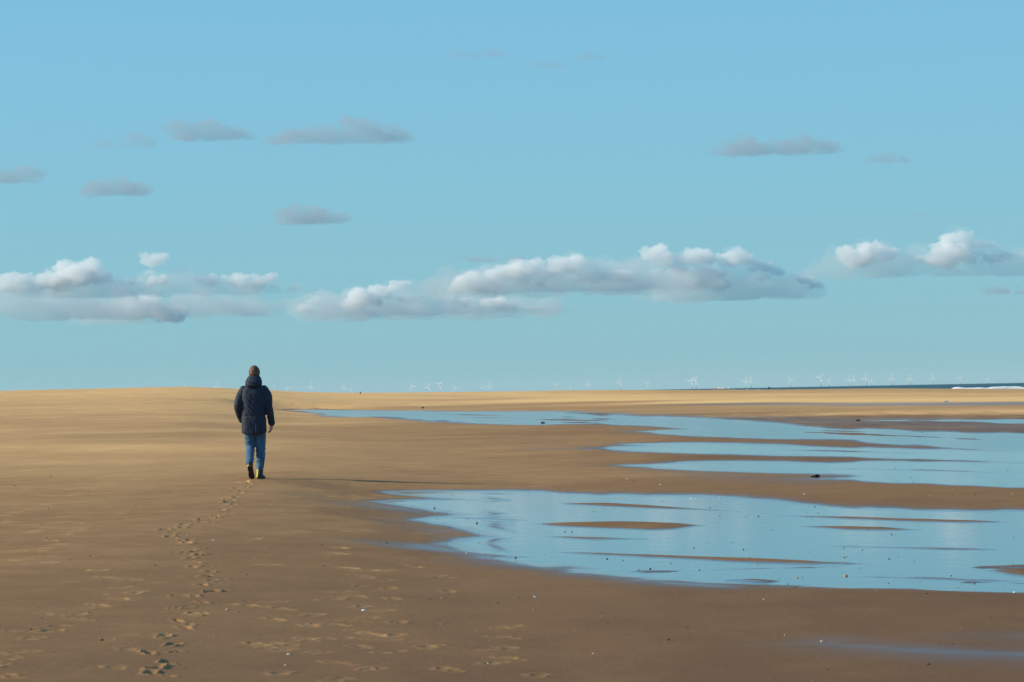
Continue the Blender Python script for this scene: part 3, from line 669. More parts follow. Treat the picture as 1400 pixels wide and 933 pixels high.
def make_cloud(idx, kind, dist, base, lobes, billows, text):
    rnd = random.Random(100 + idx)
    bm = bmesh.new()
    flat = {'bank': 1.0, 'low': 1.0, 'veil': 0.7, 'grey': 0.8, 'wisp': 0.5}[kind]
    big = max(l[2] for l in lobes)
    cx0 = sum(l[0] for l in lobes) / len(lobes)
    lobes = sorted(lobes)
    for q, (lx, top, hw) in enumerate(lobes):
        top = max(top, 14)
        for k in range(15):
            u = rnd.uniform(-1, 1)
            h = rnd.random()
            room = math.sqrt(max(0.03, 1 - u * u * 0.9))
            r = (0.20 + 0.22 * rnd.random()) * min(hw, top * 1.15) * (1.2 - 0.6 * h)
            x = lx - cx0 + u * hw * 0.92 * (1 - 0.45 * h)
            z = min(max(h * top * room, r * 0.55), max(top - r, r * 0.5))
            y = rnd.uniform(-0.7, 0.7) * hw * 0.8
            m = Matrix.Translation((x, y, z)) @ Matrix.Diagonal((r * rnd.uniform(1.2, 2.2), r * 1.3, r * flat, 1))
            bmesh.ops.create_icosphere(bm, subdivisions=2, radius=1, matrix=m)
        if q + 1 < len(lobes):                       # a low sill of vapour joins the heaps
            nx, nt, nh = lobes[q + 1]
            for t in np.linspace(0, 1, 7):
                r = max(0.16 * min(hw, nh), big * 0.09)
                m = Matrix.Translation((lx + (nx - lx) * t - cx0, 0, r * flat * 0.8)) @ Matrix.Diagonal((r * 1.8, r * 1.4, r * flat, 1))
                bmesh.ops.create_icosphere(bm, subdivisions=2, radius=1, matrix=m)
    me = remeshed('cloud', bm, big * 0.06)
    ruffle(me, big, idx, {'bank': 0.17, 'low': 0.17, 'veil': 0.20, 'grey': 0.20, 'wisp': 0.20}[kind])
    me = remeshed('cloud', me, big * 0.05)          # heal folds left by the ruffling
    me.materials.clear(); me.materials.append(CLOUD_MATS[kind])
    o = tag(link('cloud', me, None, (cx0, dist, base)), text, 'cloud', 'clouds over the sea')
    if kind == 'bank':                               # broken smaller heads along the crests
        for lx, top, hw in lobes:
            for j in range(2):
                br = hw * rnd.uniform(0.13, 0.24)
                billows = billows + [(lx + rnd.uniform(-0.7, 0.7) * hw, max(top * rnd.uniform(0.45, 0.95) - br * 0.6, br), br)]
    for k, (bx, bz, br) in enumerate(billows):
        bm = bmesh.new()
        for j in range(15):
            r = br * rnd.uniform(0.28, 0.55)
            m = Matrix.Translation((rnd.uniform(-1.2, 1.2) * br, rnd.uniform(-0.8, 0.8) * br, rnd.uniform(-0.5, 0.5) * br)) @ Matrix.Diagonal((r * 1.4, r * 1.3, r * 0.85, 1))
            bmesh.ops.create_icosphere(bm, subdivisions=2, radius=1, matrix=m)
        bmesh.ops.create_icosphere(bm, subdivisions=2, radius=1, matrix=Matrix.Diagonal((br, br * 0.8, br * 0.5, 1)))
        bl = remeshed('billow', bm, br * 0.085)
        ruffle(bl, br, idx * 20 + k, 0.26, False)
        bl = remeshed('billow', bl, br * 0.07)
        bl.materials.clear(); bl.materials.append(CLOUD_MATS['billow'])
        link('billow', bl, o, (bx - cx0, 0, bz))
for k, row in enumerate(CLOUDS):
    make_cloud(k, *row)

# ------------------------------------------------------------------ the walker (built facing +Y, away from the camera)
def tube(bm, pts, radii, n=14, flat=None, steps=5):
    """closed tapering limb through points; flat = (sx, sy) squashes the ring"""
    P = [Vector(p) for p in pts]
    path, rad = [], []
    for k in range(len(P) - 1):
        p0 = P[k - 1] if k else P[k] * 2 - P[k + 1]
        p3 = P[k + 2] if k + 2 < len(P) else P[k + 1] * 2 - P[k]
        for s in range(steps):
            t = s / steps
            path.append(0.5 * ((2 * P[k]) + (P[k + 1] - p0) * t + (2 * p0 - 5 * P[k] + 4 * P[k + 1] - p3) * t * t + (3 * P[k] - p0 - 3 * P[k + 1] + p3) * t ** 3))
            rad.append(radii[k] * (1 - t) + radii[k + 1] * t)
    path.append(P[-1]); rad.append(radii[-1])
    d0 = (path[1] - path[0]).normalized(); d1 = (path[-1] - path[-2]).normalized()
    ext0 = [(path[0] - d0 * rad[0] * c, rad[0] * s) for c, s in ((0.85, 0.5), (0.5, 0.85))]
    ext1 = [(path[-1] + d1 * rad[-1] * c, rad[-1] * s) for c, s in ((0.5, 0.85), (0.85, 0.5))]
    path = [e[0] for e in ext0] + path + [e[0] for e in ext1]
    rad = [e[1] for e in ext0] + rad + [e[1] for e in ext1]
    rings = []
    ref = Vector((0, 1, 0)) if abs(d0.y) < 0.8 else Vector((1, 0, 0))
    for k, (p, r) in enumerate(zip(path, rad)):
        d = (path[min(k + 1, len(path) - 1)] - path[max(k - 1, 0)]).normalized()
        u = d.cross(ref).normalized(); v = u.cross(d).normalized()
        sx, sy = flat if flat else (1, 1)
        rings.append([bm.verts.new(p + u * math.cos(a) * r * sx + v * math.sin(a) * r * sy) for a in (2 * math.pi * j / n for j in range(n))])
    for a, b in zip(rings, rings[1:]):
        for j in range(n):
            bm.faces.new((a[j], a[(j + 1) % n], b[(j + 1) % n], b[j]))
    bm.faces.new(rings[0][::-1]); bm.faces.new(rings[-1])

def stack(bm, rows, n=28, power=2.4):
    """closed body of super-elliptic sections: (x, y, z, half width, half depth)"""
    rings = []
    for x, y, z, rx, ry in rows:
        ring = []
        for j in range(n):
            a = 2 * math.pi * j / n
            c, s = math.cos(a), math.sin(a)
            ring.append(bm.verts.new((x + rx * math.copysign(abs(c) ** (2 / power), c), y + ry * math.copysign(abs(s) ** (2 / power), s), z)))
        rings.append(ring)
    for a, b in zip(rings, rings[1:]):
        for j in range(n):
            bm.faces.new((a[j], a[(j + 1) % n], b[(j + 1) % n], b[j]))
    bm.faces.new(rings[0][::-1]); bm.faces.new(rings[-1])

def ball(bm, c, r, sub=3):
    bmesh.ops.create_icosphere(bm, subdivisions=sub, radius=1, matrix=Matrix.Translation(c) @ Matrix.Diagonal((*r, 1)))

def finish(name, bm, voxel, mat, parent, folds=None, smooth=4):
    bmesh.ops.recalc_face_normals(bm, faces=bm.faces)
    me = remeshed(name, bm, voxel)
    b2 = bmesh.new(); b2.from_mesh(me)
    for _ in range(smooth):
        bmesh.ops.smooth_vert(b2, verts=b2.verts, factor=0.5, use_axis_x=True, use_axis_y=True, use_axis_z=True)
    if folds:
        b2.normal_update()
        for v in b2.verts:
            v.co += v.normal * folds(v.co)
    for f in b2.faces: f.smooth = True
    b2.to_mesh(me); b2.free()
    me.materials.clear(); me.materials.append(mat)
    return link(name, me, parent)

skin = Mat('skin'); skin.set(Base_Color=(0.52, 0.27, 0.18, 1), Roughness=0.55)
skin.bump(skin.noise(60, 3), 0.15, 0.002)
hairm = Mat('brown_hair'); hairm.set(Roughness=0.6)
hairm.link(hairm.ramp(hairm.noise(14, 5, 0.65, hairm.coord('Object', (2.5, 2.5, 1))), [(0.35, (0.022, 0.010, 0.006)), (0.65, (0.20, 0.075, 0.028))]), hairm.b.inputs['Base Color'])
hairm.bump(hairm.noise(50, 3, 0.6, hairm.coord('Object', (8, 8, 1))), 0.6, 0.006)
navy = Mat('navy_jacket_cloth'); navy.set(Roughness=0.75, Specular_IOR_Level=0.3)
navy.link(navy.ramp(navy.noise(9, 4), [(0.3, (0.014, 0.022, 0.040)), (0.75, (0.025, 0.037, 0.062))]), navy.b.inputs['Base Color'])
navy.bump(navy.noise(140, 3), 0.25, 0.003)
denim = Mat('denim'); denim.set(Roughness=0.85, Specular_IOR_Level=0.2)
denim.link(denim.ramp(denim.noise(7, 5, 0.6), [(0.3, (0.035, 0.085, 0.16)), (0.7, (0.085, 0.175, 0.29))]), denim.b.inputs['Base Color'])
denim.bump(denim.noise(180, 2), 0.3, 0.002)
leather = Mat('dark_boot_leather'); leather.set(Base_Color=(0.016, 0.012, 0.010, 1), Roughness=0.6)
leather.bump(leather.noise(70, 4), 0.3, 0.003)
rubber = Mat('dark_rubber_sole'); rubber.set(Base_Color=(0.022, 0.014, 0.010, 1), Roughness=0.85)
rubber.bump(rubber.noise(40, 4), 0.5, 0.006)
lime = Mat('lime_yellow_trim'); lime.set(Base_Color=(0.72, 0.80, 0.03, 1), Roughness=0.5)
lime.bump(lime.noise(120, 2), 0.2, 0.001)

mx, my = MAN
man = empty('person', (mx, my, sand_z(mx, my) - 0.004), 0.0)
tag(man, 'man in dark navy hooded jacket and blue jeans walking away across the sand', 'person')

HIP_L, HIP_R = (-0.085, 0.0, 0.95), (0.085, 0.02, 0.95)
KNEE_L, KNEE_R = (-0.078, 0.06, 0.52), (0.090, 0.10, 0.50)
ANK_L, ANK_R = (-0.062, -0.30, 0.265), (0.072, 0.09, 0.10)
SH_L, SH_R = (-0.175, 0.0, 1.485), (0.185, 0.0, 1.485)
EL_L, EL_R = (-0.258, -0.05, 1.215), (0.240, -0.035, 1.205)
WR_L, WR_R = (-0.215, 0.10, 0.985), (0.282, 0.045, 0.925)

# body: one continuous surface
bm = bmesh.new()
stack(bm, [(0, 0, 0.90, .14, .10), (0, 0, 0.98, .165, .115), (0, 0, 1.12, .15, .105), (0, 0, 1.28, .165, .115), (0, 0, 1.42, .175, .11), (0, -.005, 1.50, .13, .085), (0.005, -.005, 1.545, .07, .065)])
tube(bm, [(0.004, -.005, 1.50), (0.010, 0.01, 1.60), (0.015, 0.02, 1.68)], [.062, .058, .060])
ball(bm, (0.015, 0.018, 1.762), (.078, .098, .115))
tube(bm, [(0.015, 0.06, 1.70), (0.015, 0.085, 1.672)], [.055, .04])                       # jaw
tube(bm, [(0.015, 0.112, 1.768), (0.015, 0.128, 1.735)], [.010, .015], 8)                  # nose
tube(bm, [(-0.005, 0.104, 1.700), (0.035, 0.104, 1.700)], [.009, .009], 8)                 # lips
for s in (-1, 1):
    tube(bm, [(0.015 + s * .076, 0.008, 1.735), (0.015 + s * .080, 0.0, 1.775)], [.009, .012], 8)   # ears
    ball(bm, (0.015 + s * .032, 0.098, 1.772), (.015, .012, .011), 2)                       # eyes
for a, b, c, r in ((SH_L, EL_L, WR_L, 1), (SH_R, EL_R, WR_R, 1)):
    tube(bm, [a, b, c], [.058, .045, .031])
def hand(bm, wrist, down, side, thumb_dir):
    """palm, four unequal curled fingers and a thumb from the palm's side"""
    w, d, s = Vector(wrist), Vector(down).normalized(), Vector(side).normalized()
    pal = d.cross(s).normalized() * thumb_dir
    tube(bm, [w, w + d * .05, w + d * .088], [.028, .036, .036], 12, (1.0, 0.55) if abs(s.x) > .5 else (0.55, 1.0))
    for k, ln in enumerate((.070, .080, .074, .058)):
        root = w + d * .085 + s * (k - 1.5) * .020
        c = pal * (0.35 + 0.08 * k)
        p1 = root + (d + c * 0.5).normalized() * ln * 0.45
        p2 = p1 + (d * 0.8 + c * 1.3).normalized() * ln * 0.33
        p3 = p2 + (d * 0.35 + c * 1.9).normalized() * ln * 0.25
        tube(bm, [root, p1, p2, p3], [.0098, .0092, .0086, .0076], 8, None, 3)
    root = w + d * .03 - s * .030
    tube(bm, [root, root + (d * .6 - s * .9).normalized() * .035, root + (d * 1.0 - s * .45).normalized() * .068], [.013, .0115, .009], 8, None, 3)
hand(bm, (0.274, 0.05, 0.905), (-0.10, 0.10, -1), (-0.35, -0.95, 0.0), 1)
hand(bm, (-0.20, 0.115, 0.955), (0.35, 0.45, -1), (0.3, -0.9, 0.0), -1)
for h_, k_, a_ in ((HIP_L, KNEE_L, ANK_L), (HIP_R, KNEE_R, ANK_R)):
    tube(bm, [h_, k_, a_], [.088, .060, .042])
tube(bm, [(-0.062, -0.30, .27), (-0.050, -0.245, .13), (-0.035, -0.20, .055)], [.042, .040, .034])
tube(bm, [(0.072, 0.07, .10), (0.082, 0.14, .065), (0.110, 0.27, .045)], [.042, .040, .030])
finish('body', bm, 0.0065, skin.m, man, smooth=3)

# hair: short crop with an uneven edge
bm = bmesh.new()
hc = Vector((0.015, 0.012, 1.765))
ball(bm, hc - Vector((0, 0, .012)), (.093, .110, .122), 4)
for v in list(bm.verts):
    lim = 1.665 if v.co.y < 0.0 else 1.665 + (v.co.y) * 2.4        # nape low, forehead high
    k = 1 + 0.05 * noise.noise(v.co * 40)
    if v.co.z < lim: k = 0.82
    v.co = hc + (v.co - hc) * k
finish('hair', bm, 0.007, hairm.m, man, lambda c: 0.004 * noise.noise((c.x * 90, c.y * 90, c.z * 40)), 1)

# jeans
def jean_folds(c):
    f = 0.0
    for kz, sx, amp in ((0.47, 0.35, 0.006), (0.56, -0.5, 0.006), (0.66, 0.6, 0.005), (0.40, -0.3, 0.005), (0.31, 0.3, 0.009), (0.24, -0.4, 0.008), (0.36, 0.5, 0.006)):
        f += amp * math.exp(-((c.z - kz - sx * c.x * 0.6 - 0.02 * noise.noise((c.x * 9, c.y * 9, kz * 30))) / 0.016) ** 2)
    return f + 0.006 * noise.noise((c.x * 14, c.y * 14, c.z * 9))
bm = bmesh.new()
stack(bm, [(0, 0, 0.84, .12, .10), (0, 0, 0.90, .165, .13), (0, 0, 1.0, .175, .13), (0, 0, 1.06, .165, .12)])
tube(bm, [HIP_L, (-0.08, 0.045, 0.72), KNEE_L, (-0.070, -0.13, 0.39), (-0.064, -0.275, .285)], [.098, .090, .076, .066, .060])
tube(bm, [HIP_R, (0.090, 0.07, 0.72), KNEE_R, (0.084, 0.105, 0.32), (0.074, 0.085, .175)], [.098, .092, .078, .068, .060])
jeans = finish('jeans', bm, 0.009, denim.m, man, jean_folds, 3)

# jacket: body, sleeves, and a hood lying on the shoulders
def coat_folds(c):
    f = 0.006 * noise.noise((c.x * 9 + 4, c.y * 7, c.z * 5)) + 0.004 * noise.noise((c.x * 22, c.y * 18, c.z * 14))
    if abs(c.x) < 0.21 and c.y < 0.05:                      # long diagonal drags across the back
        for off, amp in ((1.50, .007), (1.42, .008), (1.33, .006), (1.22, .004), (1.60, .005)):
            q = c.z + 1.25 * (c.x + 0.02) - off + 0.30 + 0.02 * noise.noise((c.x * 8, c.z * 8, off))
            f += amp * math.exp(-(q / 0.020) ** 2) * sst(1.02, 1.12, c.z) * sst(-0.22, -0.02, c.x + 0.1)
        f -= 0.014 * math.exp(-((c.x - 0.012) / 0.012) ** 2) * sst(0.93, 0.86, c.z)      # back vent
        f -= 0.006 * math.exp(-((c.z - 1.045) / 0.012) ** 2)                              # waist seam
    else:
        for kz in (1.28, 1.235, 1.19, 1.14, 1.08, 1.02):
            f += 0.0025 * math.exp(-((c.z - kz - 0.8 * c.y - 0.35 * abs(c.y) * 0.6 - 0.02 * noise.noise((c.x * 20, c.y * 20, kz * 9))) / 0.013) ** 2)
    return f
def sst(a, b, v):
    t = min(max((v - a) / (b - a), 0), 1)
    return t * t * (3 - 2 * t)
bm = bmesh.new()
stack(bm, [(-.004, 0.0, 0.742, .202, .150), (-.004, 0.0, 0.79, .208, .156), (-.006, 0, 0.95, .204, .155), (-.008, 0, 1.06, .196, .145), (-.004, 0, 1.18, .198, .146),
           (0.0, 0, 1.32, .200, .148), (0.003, 0, 1.42, .200, .140), (0.005, -.005, 1.49, .180, .118), (0.006, -.005, 1.545, .135, .098), (0.008, 0, 1.60, .088, .086)], 36, 2.6)
tube(bm, [(-0.165, 0, 1.478), (-0.225, -.015, 1.36), EL_L, (-0.250, 0.02, 1.10), (-0.222, 0.085, 1.005)], [.074, .073, .067, .060, .053])
tube(bm, [(0.172, 0, 1.478), (0.228, -.01, 1.36), EL_R, (0.266, 0.0, 1.05), (0.278, 0.04, 0.945)], [.074, .073, .066, .060, .053])
jacket = finish('jacket', bm, 0.010, navy.m, man, coat_folds, 3)
bmj = bmesh.new(); bmj.from_mesh(jacket.data)                # hem dips at the back seam
for v in bmj.verts:
    if v.co.z < 0.775:
        v.co.z += 0.035 * (abs(v.co.x - 0.0) / 0.2) ** 1.2 - 0.018
bmj.to_mesh(jacket.data); bmj.free()
bm = bmesh.new()
stack(bm, [(-.004, -.045, 1.492, .07, .05), (-.002, -.055, 1.515, .118, .090), (0.0, -.055, 1.56, .140, .108), (0.004, -.045, 1.61, .134, .112), (0.010, -.02, 1.66, .118, .108), (0.014, -.005, 1.70, .094, .098), (0.015, 0.0, 1.715, .08, .088)], 30, 2.1)
def hood_folds(c):
    f = 0.006 * noise.noise((c.x * 12, c.y * 12, c.z * 12))
    for kz, k, amp in ((1.545, 1.4, .006), (1.60, 0.9, .008), (1.66, 0.5, .005)):
        f += amp * math.exp(-((c.z - kz - k * c.x * c.x) / 0.014) ** 2)
    return f
hood = finish('hood', bm, 0.009, navy.m, jacket, hood_folds, 3)
for (w, e) in ((WR_R, EL_R), (WR_L, EL_L)):
    bm = bmesh.new()
    w, e = Vector(w), Vector(e)
    dv = (w - e).normalized()
    tube(bm, [w - dv * 0.028, w + dv * 0.002], [.0585, .0575], 18, None, 3)
    finish('cuff', bm, 0.008, navy.m, jacket, lambda c: 0.002 * noise.noise(c * 40), 1)

# boots
def boot(ankle, heel, ball_, toe, up, side, text=None, back=None):
    """upper from ankle to toe, sole under it, lime trim up the heel"""
    A_, H, B, T = (Vector(v) for v in (ankle, heel, ball_, toe))
    u = Vector(up).normalized()
    bm = bmesh.new()
    fwd = (T - H).normalized()
    tube(bm, [A_ + (A_ - H).normalized() * 0.05, A_, H + u * .045 + fwd * .035], [.056, .053, .048], 16)
    tube(bm, [H + u * .040 + fwd * .03, (H + B) / 2 + u * .048, B + u * .036, T + u * .028 - fwd * .035], [.042, .044, .043, .030], 16, (1.0, 1.0))
    b = finish('boot', bm, 0.007, leather.m, man, lambda c: 0.003 * noise.noise(c * 30), 2)
    if text: b['label'] = text
    s = fwd.cross(u).normalized()
    outline = [(-.01, .030), (.03, .040), (.10, .034), (.17, .047), (.23, .044), (.27, .026), (.283, 0.0)]
    L = (B - H).length
    def along(t):
        q = t * 0.283 / 0.283
        return H + (B - H).normalized() * t if t <= L else B + (T - B).normalized() * (t - L)
    bm = bmesh.new()
    lo, hi = [], []
    pts = outline + [(t, -w) for t, w in outline[-2::-1]]
    for t, w in pts:
        c = along(max(t, -.01) if t > 0 else t)
        lo.append(bm.verts.new(c + s * w)); hi.append(bm.verts.new(c + s * w * 1.02 + u * .030))
    m = len(pts)
    for k in range(m):
        bm.faces.new((lo[k], lo[(k + 1) % m], hi[(k + 1) % m], hi[k]))
    bm.faces.new(lo[::-1]); bm.faces.new(hi)
    bmesh.ops.recalc_face_normals(bm, faces=bm.faces)
    me = bpy.data.meshes.new('sole'); bm.to_mesh(me); bm.free(); me.materials.append(rubber.m)
    link('sole', me, b)
    bk = Vector(back) if back else -fwd
    # trim: a strip up the outside back of the heel
    bm = bmesh.new()
    rows = []
    for k in range(7):
        t = k / 6
        c = (H + u * .035 + fwd * .03).lerp(A_ + (A_ - H).normalized() * 0.045, t)
        r = .052 + .006 * t
        row = []
        for a in (-1.02, -0.72, -0.42):
            ang = a + 0.15 * t
            row.append(bm.verts.new(c + (bk * math.cos(ang) + side * s * math.sin(abs(ang)) * 1.0) * (r + .004)))
        rows.append(row)
    for a, b_ in zip(rows, rows[1:]):
        for j in range(2): bm.faces.new((a[j], a[j + 1], b_[j + 1], b_[j]))
    bmesh.ops.solidify(bm, geom=bm.faces[:], thickness=0.004)
    bmesh.ops.recalc_face_normals(bm, faces=bm.faces)
    me = bpy.data.meshes.new('heel_stripe'); bm.to_mesh(me); bm.free(); me.materials.append(lime.m)
    link('heel_stripe', me, b)
# trailing foot: heel lifted, rolling off the toe
boot((-0.062, -0.300, .265), (-0.060, -0.375, .215), (-0.040, -0.255, .035), (-0.022, -0.185, .004), (0.06, 0.83, 0.55), -1, 'trailing boot rolling off its toe, heel lifted', (0.0, -0.92, 0.38))
# standing foot, toe turned out a little
boot((0.072, 0.075, .125), (0.062, 0.020, .004), (0.095, 0.200, .004), (0.118, 0.300, .006), (0, 0, 1), -1, 'planted boot flat on the sand')

# ------------------------------------------------------------------ wind farm out at sea
white = Mat('turbine_white'); white.set(Roughness=0.5)
white.link(white.ramp(white.noise(0.05, 3), [(0.3, (0.74, 0.75, 0.75)), (0.7, (0.80, 0.80, 0.79))]), white.b.inputs['Base Color'])
pale_yellow = Mat('turbine_base_yellow'); pale_yellow.set(Base_Color=(0.62, 0.50, 0.12, 1), Roughness=0.6)
pale_yellow.bump(pale_yellow.noise(0.4, 3), 0.2, 0.1)

def ring_body(rows, n=14, axis='Z'):
    verts, faces = [], []
    for c, r in rows:
        for j in range(n):
            a = 2 * math.pi * j / n
            p = (r * math.cos(a), r * math.sin(a), c) if axis == 'Z' else (r * math.cos(a), c, r * math.sin(a))
            verts.append(p)
    for k in range(len(rows) - 1):
        for j in range(n):
            faces.append((k * n + j, k * n + (j + 1) % n, (k + 1) * n + (j + 1) % n, (k + 1) * n + j))
    faces.append(tuple(range(n))[::-1]); faces.append(tuple((len(rows) - 1) * n + j for j in range(n)))
    return verts, faces

BLADE = 56.0
def blade_mesh():
    verts, faces = [], []
    rows = [(0.0, 1.3, 1.3), (0.06, 1.6, 1.2), (0.2, 3.0, 0.8), (0.45, 2.4, 0.5), (0.75, 1.7, 0.3), (0.97, 1.0, 0.16), (1.0, 0.2, 0.08)]
    for t, cx, cy in rows:
        for j in range(8):
            a = 2 * math.pi * j / 8 + 0.25 * (1 - t)
            verts.append((cx * math.cos(a) + 0.3 * cx, cy * math.sin(a) - 1.5 * t * t, 1.5 + BLADE * t))
    for k in range(len(rows) - 1):
        for j in range(8):
            faces.append((k * 8 + j, k * 8 + (j + 1) % 8, (k + 1) * 8 + (j + 1) % 8, (k + 1) * 8 + j))
    faces.append(tuple(range(8))[::-1]); faces.append(tuple((len(rows) - 1) * 8 + j for j in range(8)))
    return mesh_from('blade', verts, faces, white.m)
BLADE_ME = blade_mesh()
NAC_ME = mesh_from('nacelle', *ring_body([(-5.0, 0.6), (-4.6, 1.9), (-1.0, 2.4), (5.0, 2.4), (9.0, 2.0), (10.0, 0.9)], 12, 'Y'), white.m)
HUB_ME = mesh_from('hub', *ring_body([(-9.0, 0.15), (-8.6, 1.0), (-7.6, 1.8), (-5.2, 2.1)], 12, 'Y'), white.m)
BASE_ME = mesh_from('transition_piece', *ring_body([(-4.0, 3.6), (12.0, 3.6), (12.01, 5.0), (13.0, 5.0), (13.01, 3.3)], 14), pale_yellow.m)

ORD = ['leftmost', 'second', 'third', 'fourth', 'fifth', 'sixth', 'seventh', 'eighth', 'ninth', 'tenth', 'eleventh', 'twelfth', 'thirteenth', 'fourteenth',
       'fifteenth', 'sixteenth', 'seventeenth', 'eighteenth', 'nineteenth', 'twentieth', 'twenty-first', 'twenty-second', 'twenty-third', 'twenty-fourth',
       'twenty-fifth', 'twenty-sixth', 'twenty-seventh', 'twenty-eighth', 'twenty-ninth', 'thirtieth', 'thirty-first', 'thirty-second', 'thirty-third', 'rightmost']
for k, (tx, ty, hub_z, turn) in enumerate(sorted(TURBINES, key=lambda t: t[0] / t[1])):
    root = empty('wind_turbine', (tx, ty, -0.9), math.radians(-36))
    word = ORD[k] if k in (0, len(TURBINES) - 1) else ORD[k] + ' from the left'
    tag(root, 'white offshore wind turbine, %s along the horizon' % word, 'wind turbine', 'wind farm on the horizon')
    hz = hub_z + 0.9
    link('tower', mesh_from('tower', *ring_body([(13.0, 3.2), (hz * 0.5, 2.8), (hz - 1.5, 2.1)], 12), white.m), root)
    link('transition_piece', BASE_ME, root)
    nac = link('nacelle', NAC_ME, root, (0, 0, hz))
    hub = link('hub', HUB_ME, root, (0, 0, hz))
    for b in range(3):
        bl = link('blade', BLADE_ME, root, (0, -7.0, hz))
        bl.rotation_euler = (0, math.radians(turn + 120 * b), 0)

# ------------------------------------------------------------------ shells, pebbles and weed on the sand
def mottled(name, lo, hi, scale=40, rough=0.7):
    m = Mat(name); m.set(Roughness=rough)
    m.link(m.ramp(m.noise(scale, 4, 0.6), [(0.3, lo), (0.7, hi)]), m.b.inputs['Base Color'])
    m.bump(m.noise(scale * 3, 3), 0.3, 0.002)
    return m.m
stone_dark = mottled('dark_pebble', (0.028, 0.022, 0.017), (0.065, 0.052, 0.04))
shell_white = mottled('white_shell', (0.62, 0.60, 0.54), (0.80, 0.78, 0.72), 60, 0.45)
shell_buff = mottled('buff_shell', (0.34, 0.24, 0.15), (0.52, 0.40, 0.26), 60, 0.5)
weed_mat = mottled('brown_seaweed', (0.010, 0.008, 0.005), (0.03, 0.022, 0.012), 30, 0.5)
feather = mottled('gull_feathers', (0.66, 0.66, 0.66), (0.80, 0.80, 0.79), 20, 0.8)
slate = mottled('dark_timber', (0.02, 0.018, 0.016), (0.05, 0.042, 0.035), 12, 0.9)

def pebble_mesh(seed):
    bm = bmesh.new()
    bmesh.ops.create_icosphere(bm, subdivisions=2, radius=0.5)
    for v in bm.verts:
        q = 1 + 0.28 * noise.noise(v.co * 1.7 + Vector((seed * 9.1, 0, 0))) + 0.1 * noise.noise(v.co * 5 + Vector((0, seed, 0)))
        v.co = Vector((v.co.x * q, v.co.y * 0.85 * q, v.co.z * 0.62 * q))
    for f in bm.faces: f.smooth = True
    me = bpy.data.meshes.new('pebble'); bm.to_mesh(me); bm.free(); me.materials.append(stone_dark)
    return me
PEB = [pebble_mesh(k) for k in range(5)]
def shell_mesh(mat):
    """half a cockle: ribbed dome with a beak"""
    verts, faces = [(0.0, -0.42, 0.16)], []
    n, rows = 22, 5
    for r in range(1, rows + 1):
        t = r / rows
        for j in range(n):
            a = math.pi * (-0.12 + 1.24 * j / (n - 1))
            rib = 1 + 0.05 * math.cos(j * math.pi) * t
            rad = 0.5 * t * rib
            x = rad * math.cos(a); y = -0.36 + 0.9 * t * 0.45 + rad * math.sin(a) * 0.75
            z = 0.40 * math.sqrt(max(0, 1 - (t * 0.98) ** 2)) * (0.5 + 0.5 * t) + 0.02
            verts.append((x, y, z if r < rows else 0.0))
    for j in range(n - 1):
        faces.append((0, 1 + j, 2 + j))
    for r in range(rows - 1):
        for j in range(n - 1):
            a = 1 + r * n + j
            faces.append((a, a + n, a + n + 1, a + 1))
    me = mesh_from('cockle_shell', verts, faces, mat)
    return me
SHW, SHB = shell_mesh(shell_white), shell_mesh(shell_buff)

def where(x, y):
    if water_at(x, y): return 'lying in the ' + ('widest near pool', 'second pool', 'third pool', 'long channel', 'hairline pool')[min(range(5), key=lambda q: nearest(pool_sdf[q], x, y))]
    if y < 30: band = 'on foreground sand'
    elif y < 46: band = 'on sand before the walker'
    else: band = 'on sand level with walker'
    a = x / y
    return band + (' left of the footprints' if a < -0.095 else ' by the footprints' if a < -0.065 else ' left of the pools' if a < 0.0 else ' below the pools' if y < 33 else ' between the pools')
def nth(k, n):
    return 'the only one there' if n == 1 else ORD[k] + ('' if k == 0 else ' from left') if k < n - 1 else 'rightmost'
def name_all(items, what, cat):
    """labels that count each kind off from the left within its patch of ground"""
    spots = {}
    for o, txt in items: spots.setdefault((o['tone'], txt), []).append(o)
    for (tone, txt), objs in spots.items():
        objs.sort(key=lambda o: o.location.x / o.location.y)
        for k, o in enumerate(objs):
            tag(o, 'small %s %s %s, %s' % (tone, what, txt, nth(k, len(objs))), cat, '%s %ss scattered on the flat' % (tone, what))
            del o['tone']
def water_at(x, y):
    return nearest(Z, x, y) < POOL_Z - 0.0005

items = []
for k, (x, y, w) in enumerate(DARK_PEBBLES):
    z = max(sand_z(x, y), POOL_Z)
    o = link('pebble', PEB[k % 5], None, (x, y, z + w * 0.12))
    s = w * random.uniform(0.5, 0.75)
    o.scale = (s, s * random.uniform(0.8, 1.4), s * random.uniform(0.8, 1.3))
    o.rotation_euler = (random.uniform(-.2, .2), random.uniform(-.2, .2), random.uniform(0, 6))
    o['tone'] = 'dark'; items.append((o, where(x, y)))
name_all(items, 'pebble', 'pebble')
items = []
for k, (x, y, w, kind) in enumerate(SHELLS):
    z = max(sand_z(x, y), POOL_Z)
    o = link('cockle_shell', SHW if kind == 'w' else SHB, None, (x, y, z - w * 0.02))
    o.scale = (w, w * 1.1, w * 1.1)
    o.rotation_euler = (random.uniform(-.25, .1), random.uniform(-.2, .2), random.uniform(0, 6))
    c = 'white' if kind == 'w' else 'buff'
    o['tone'] = c; items.append((o, where(x, y)))
name_all(items, 'shell', 'shell')

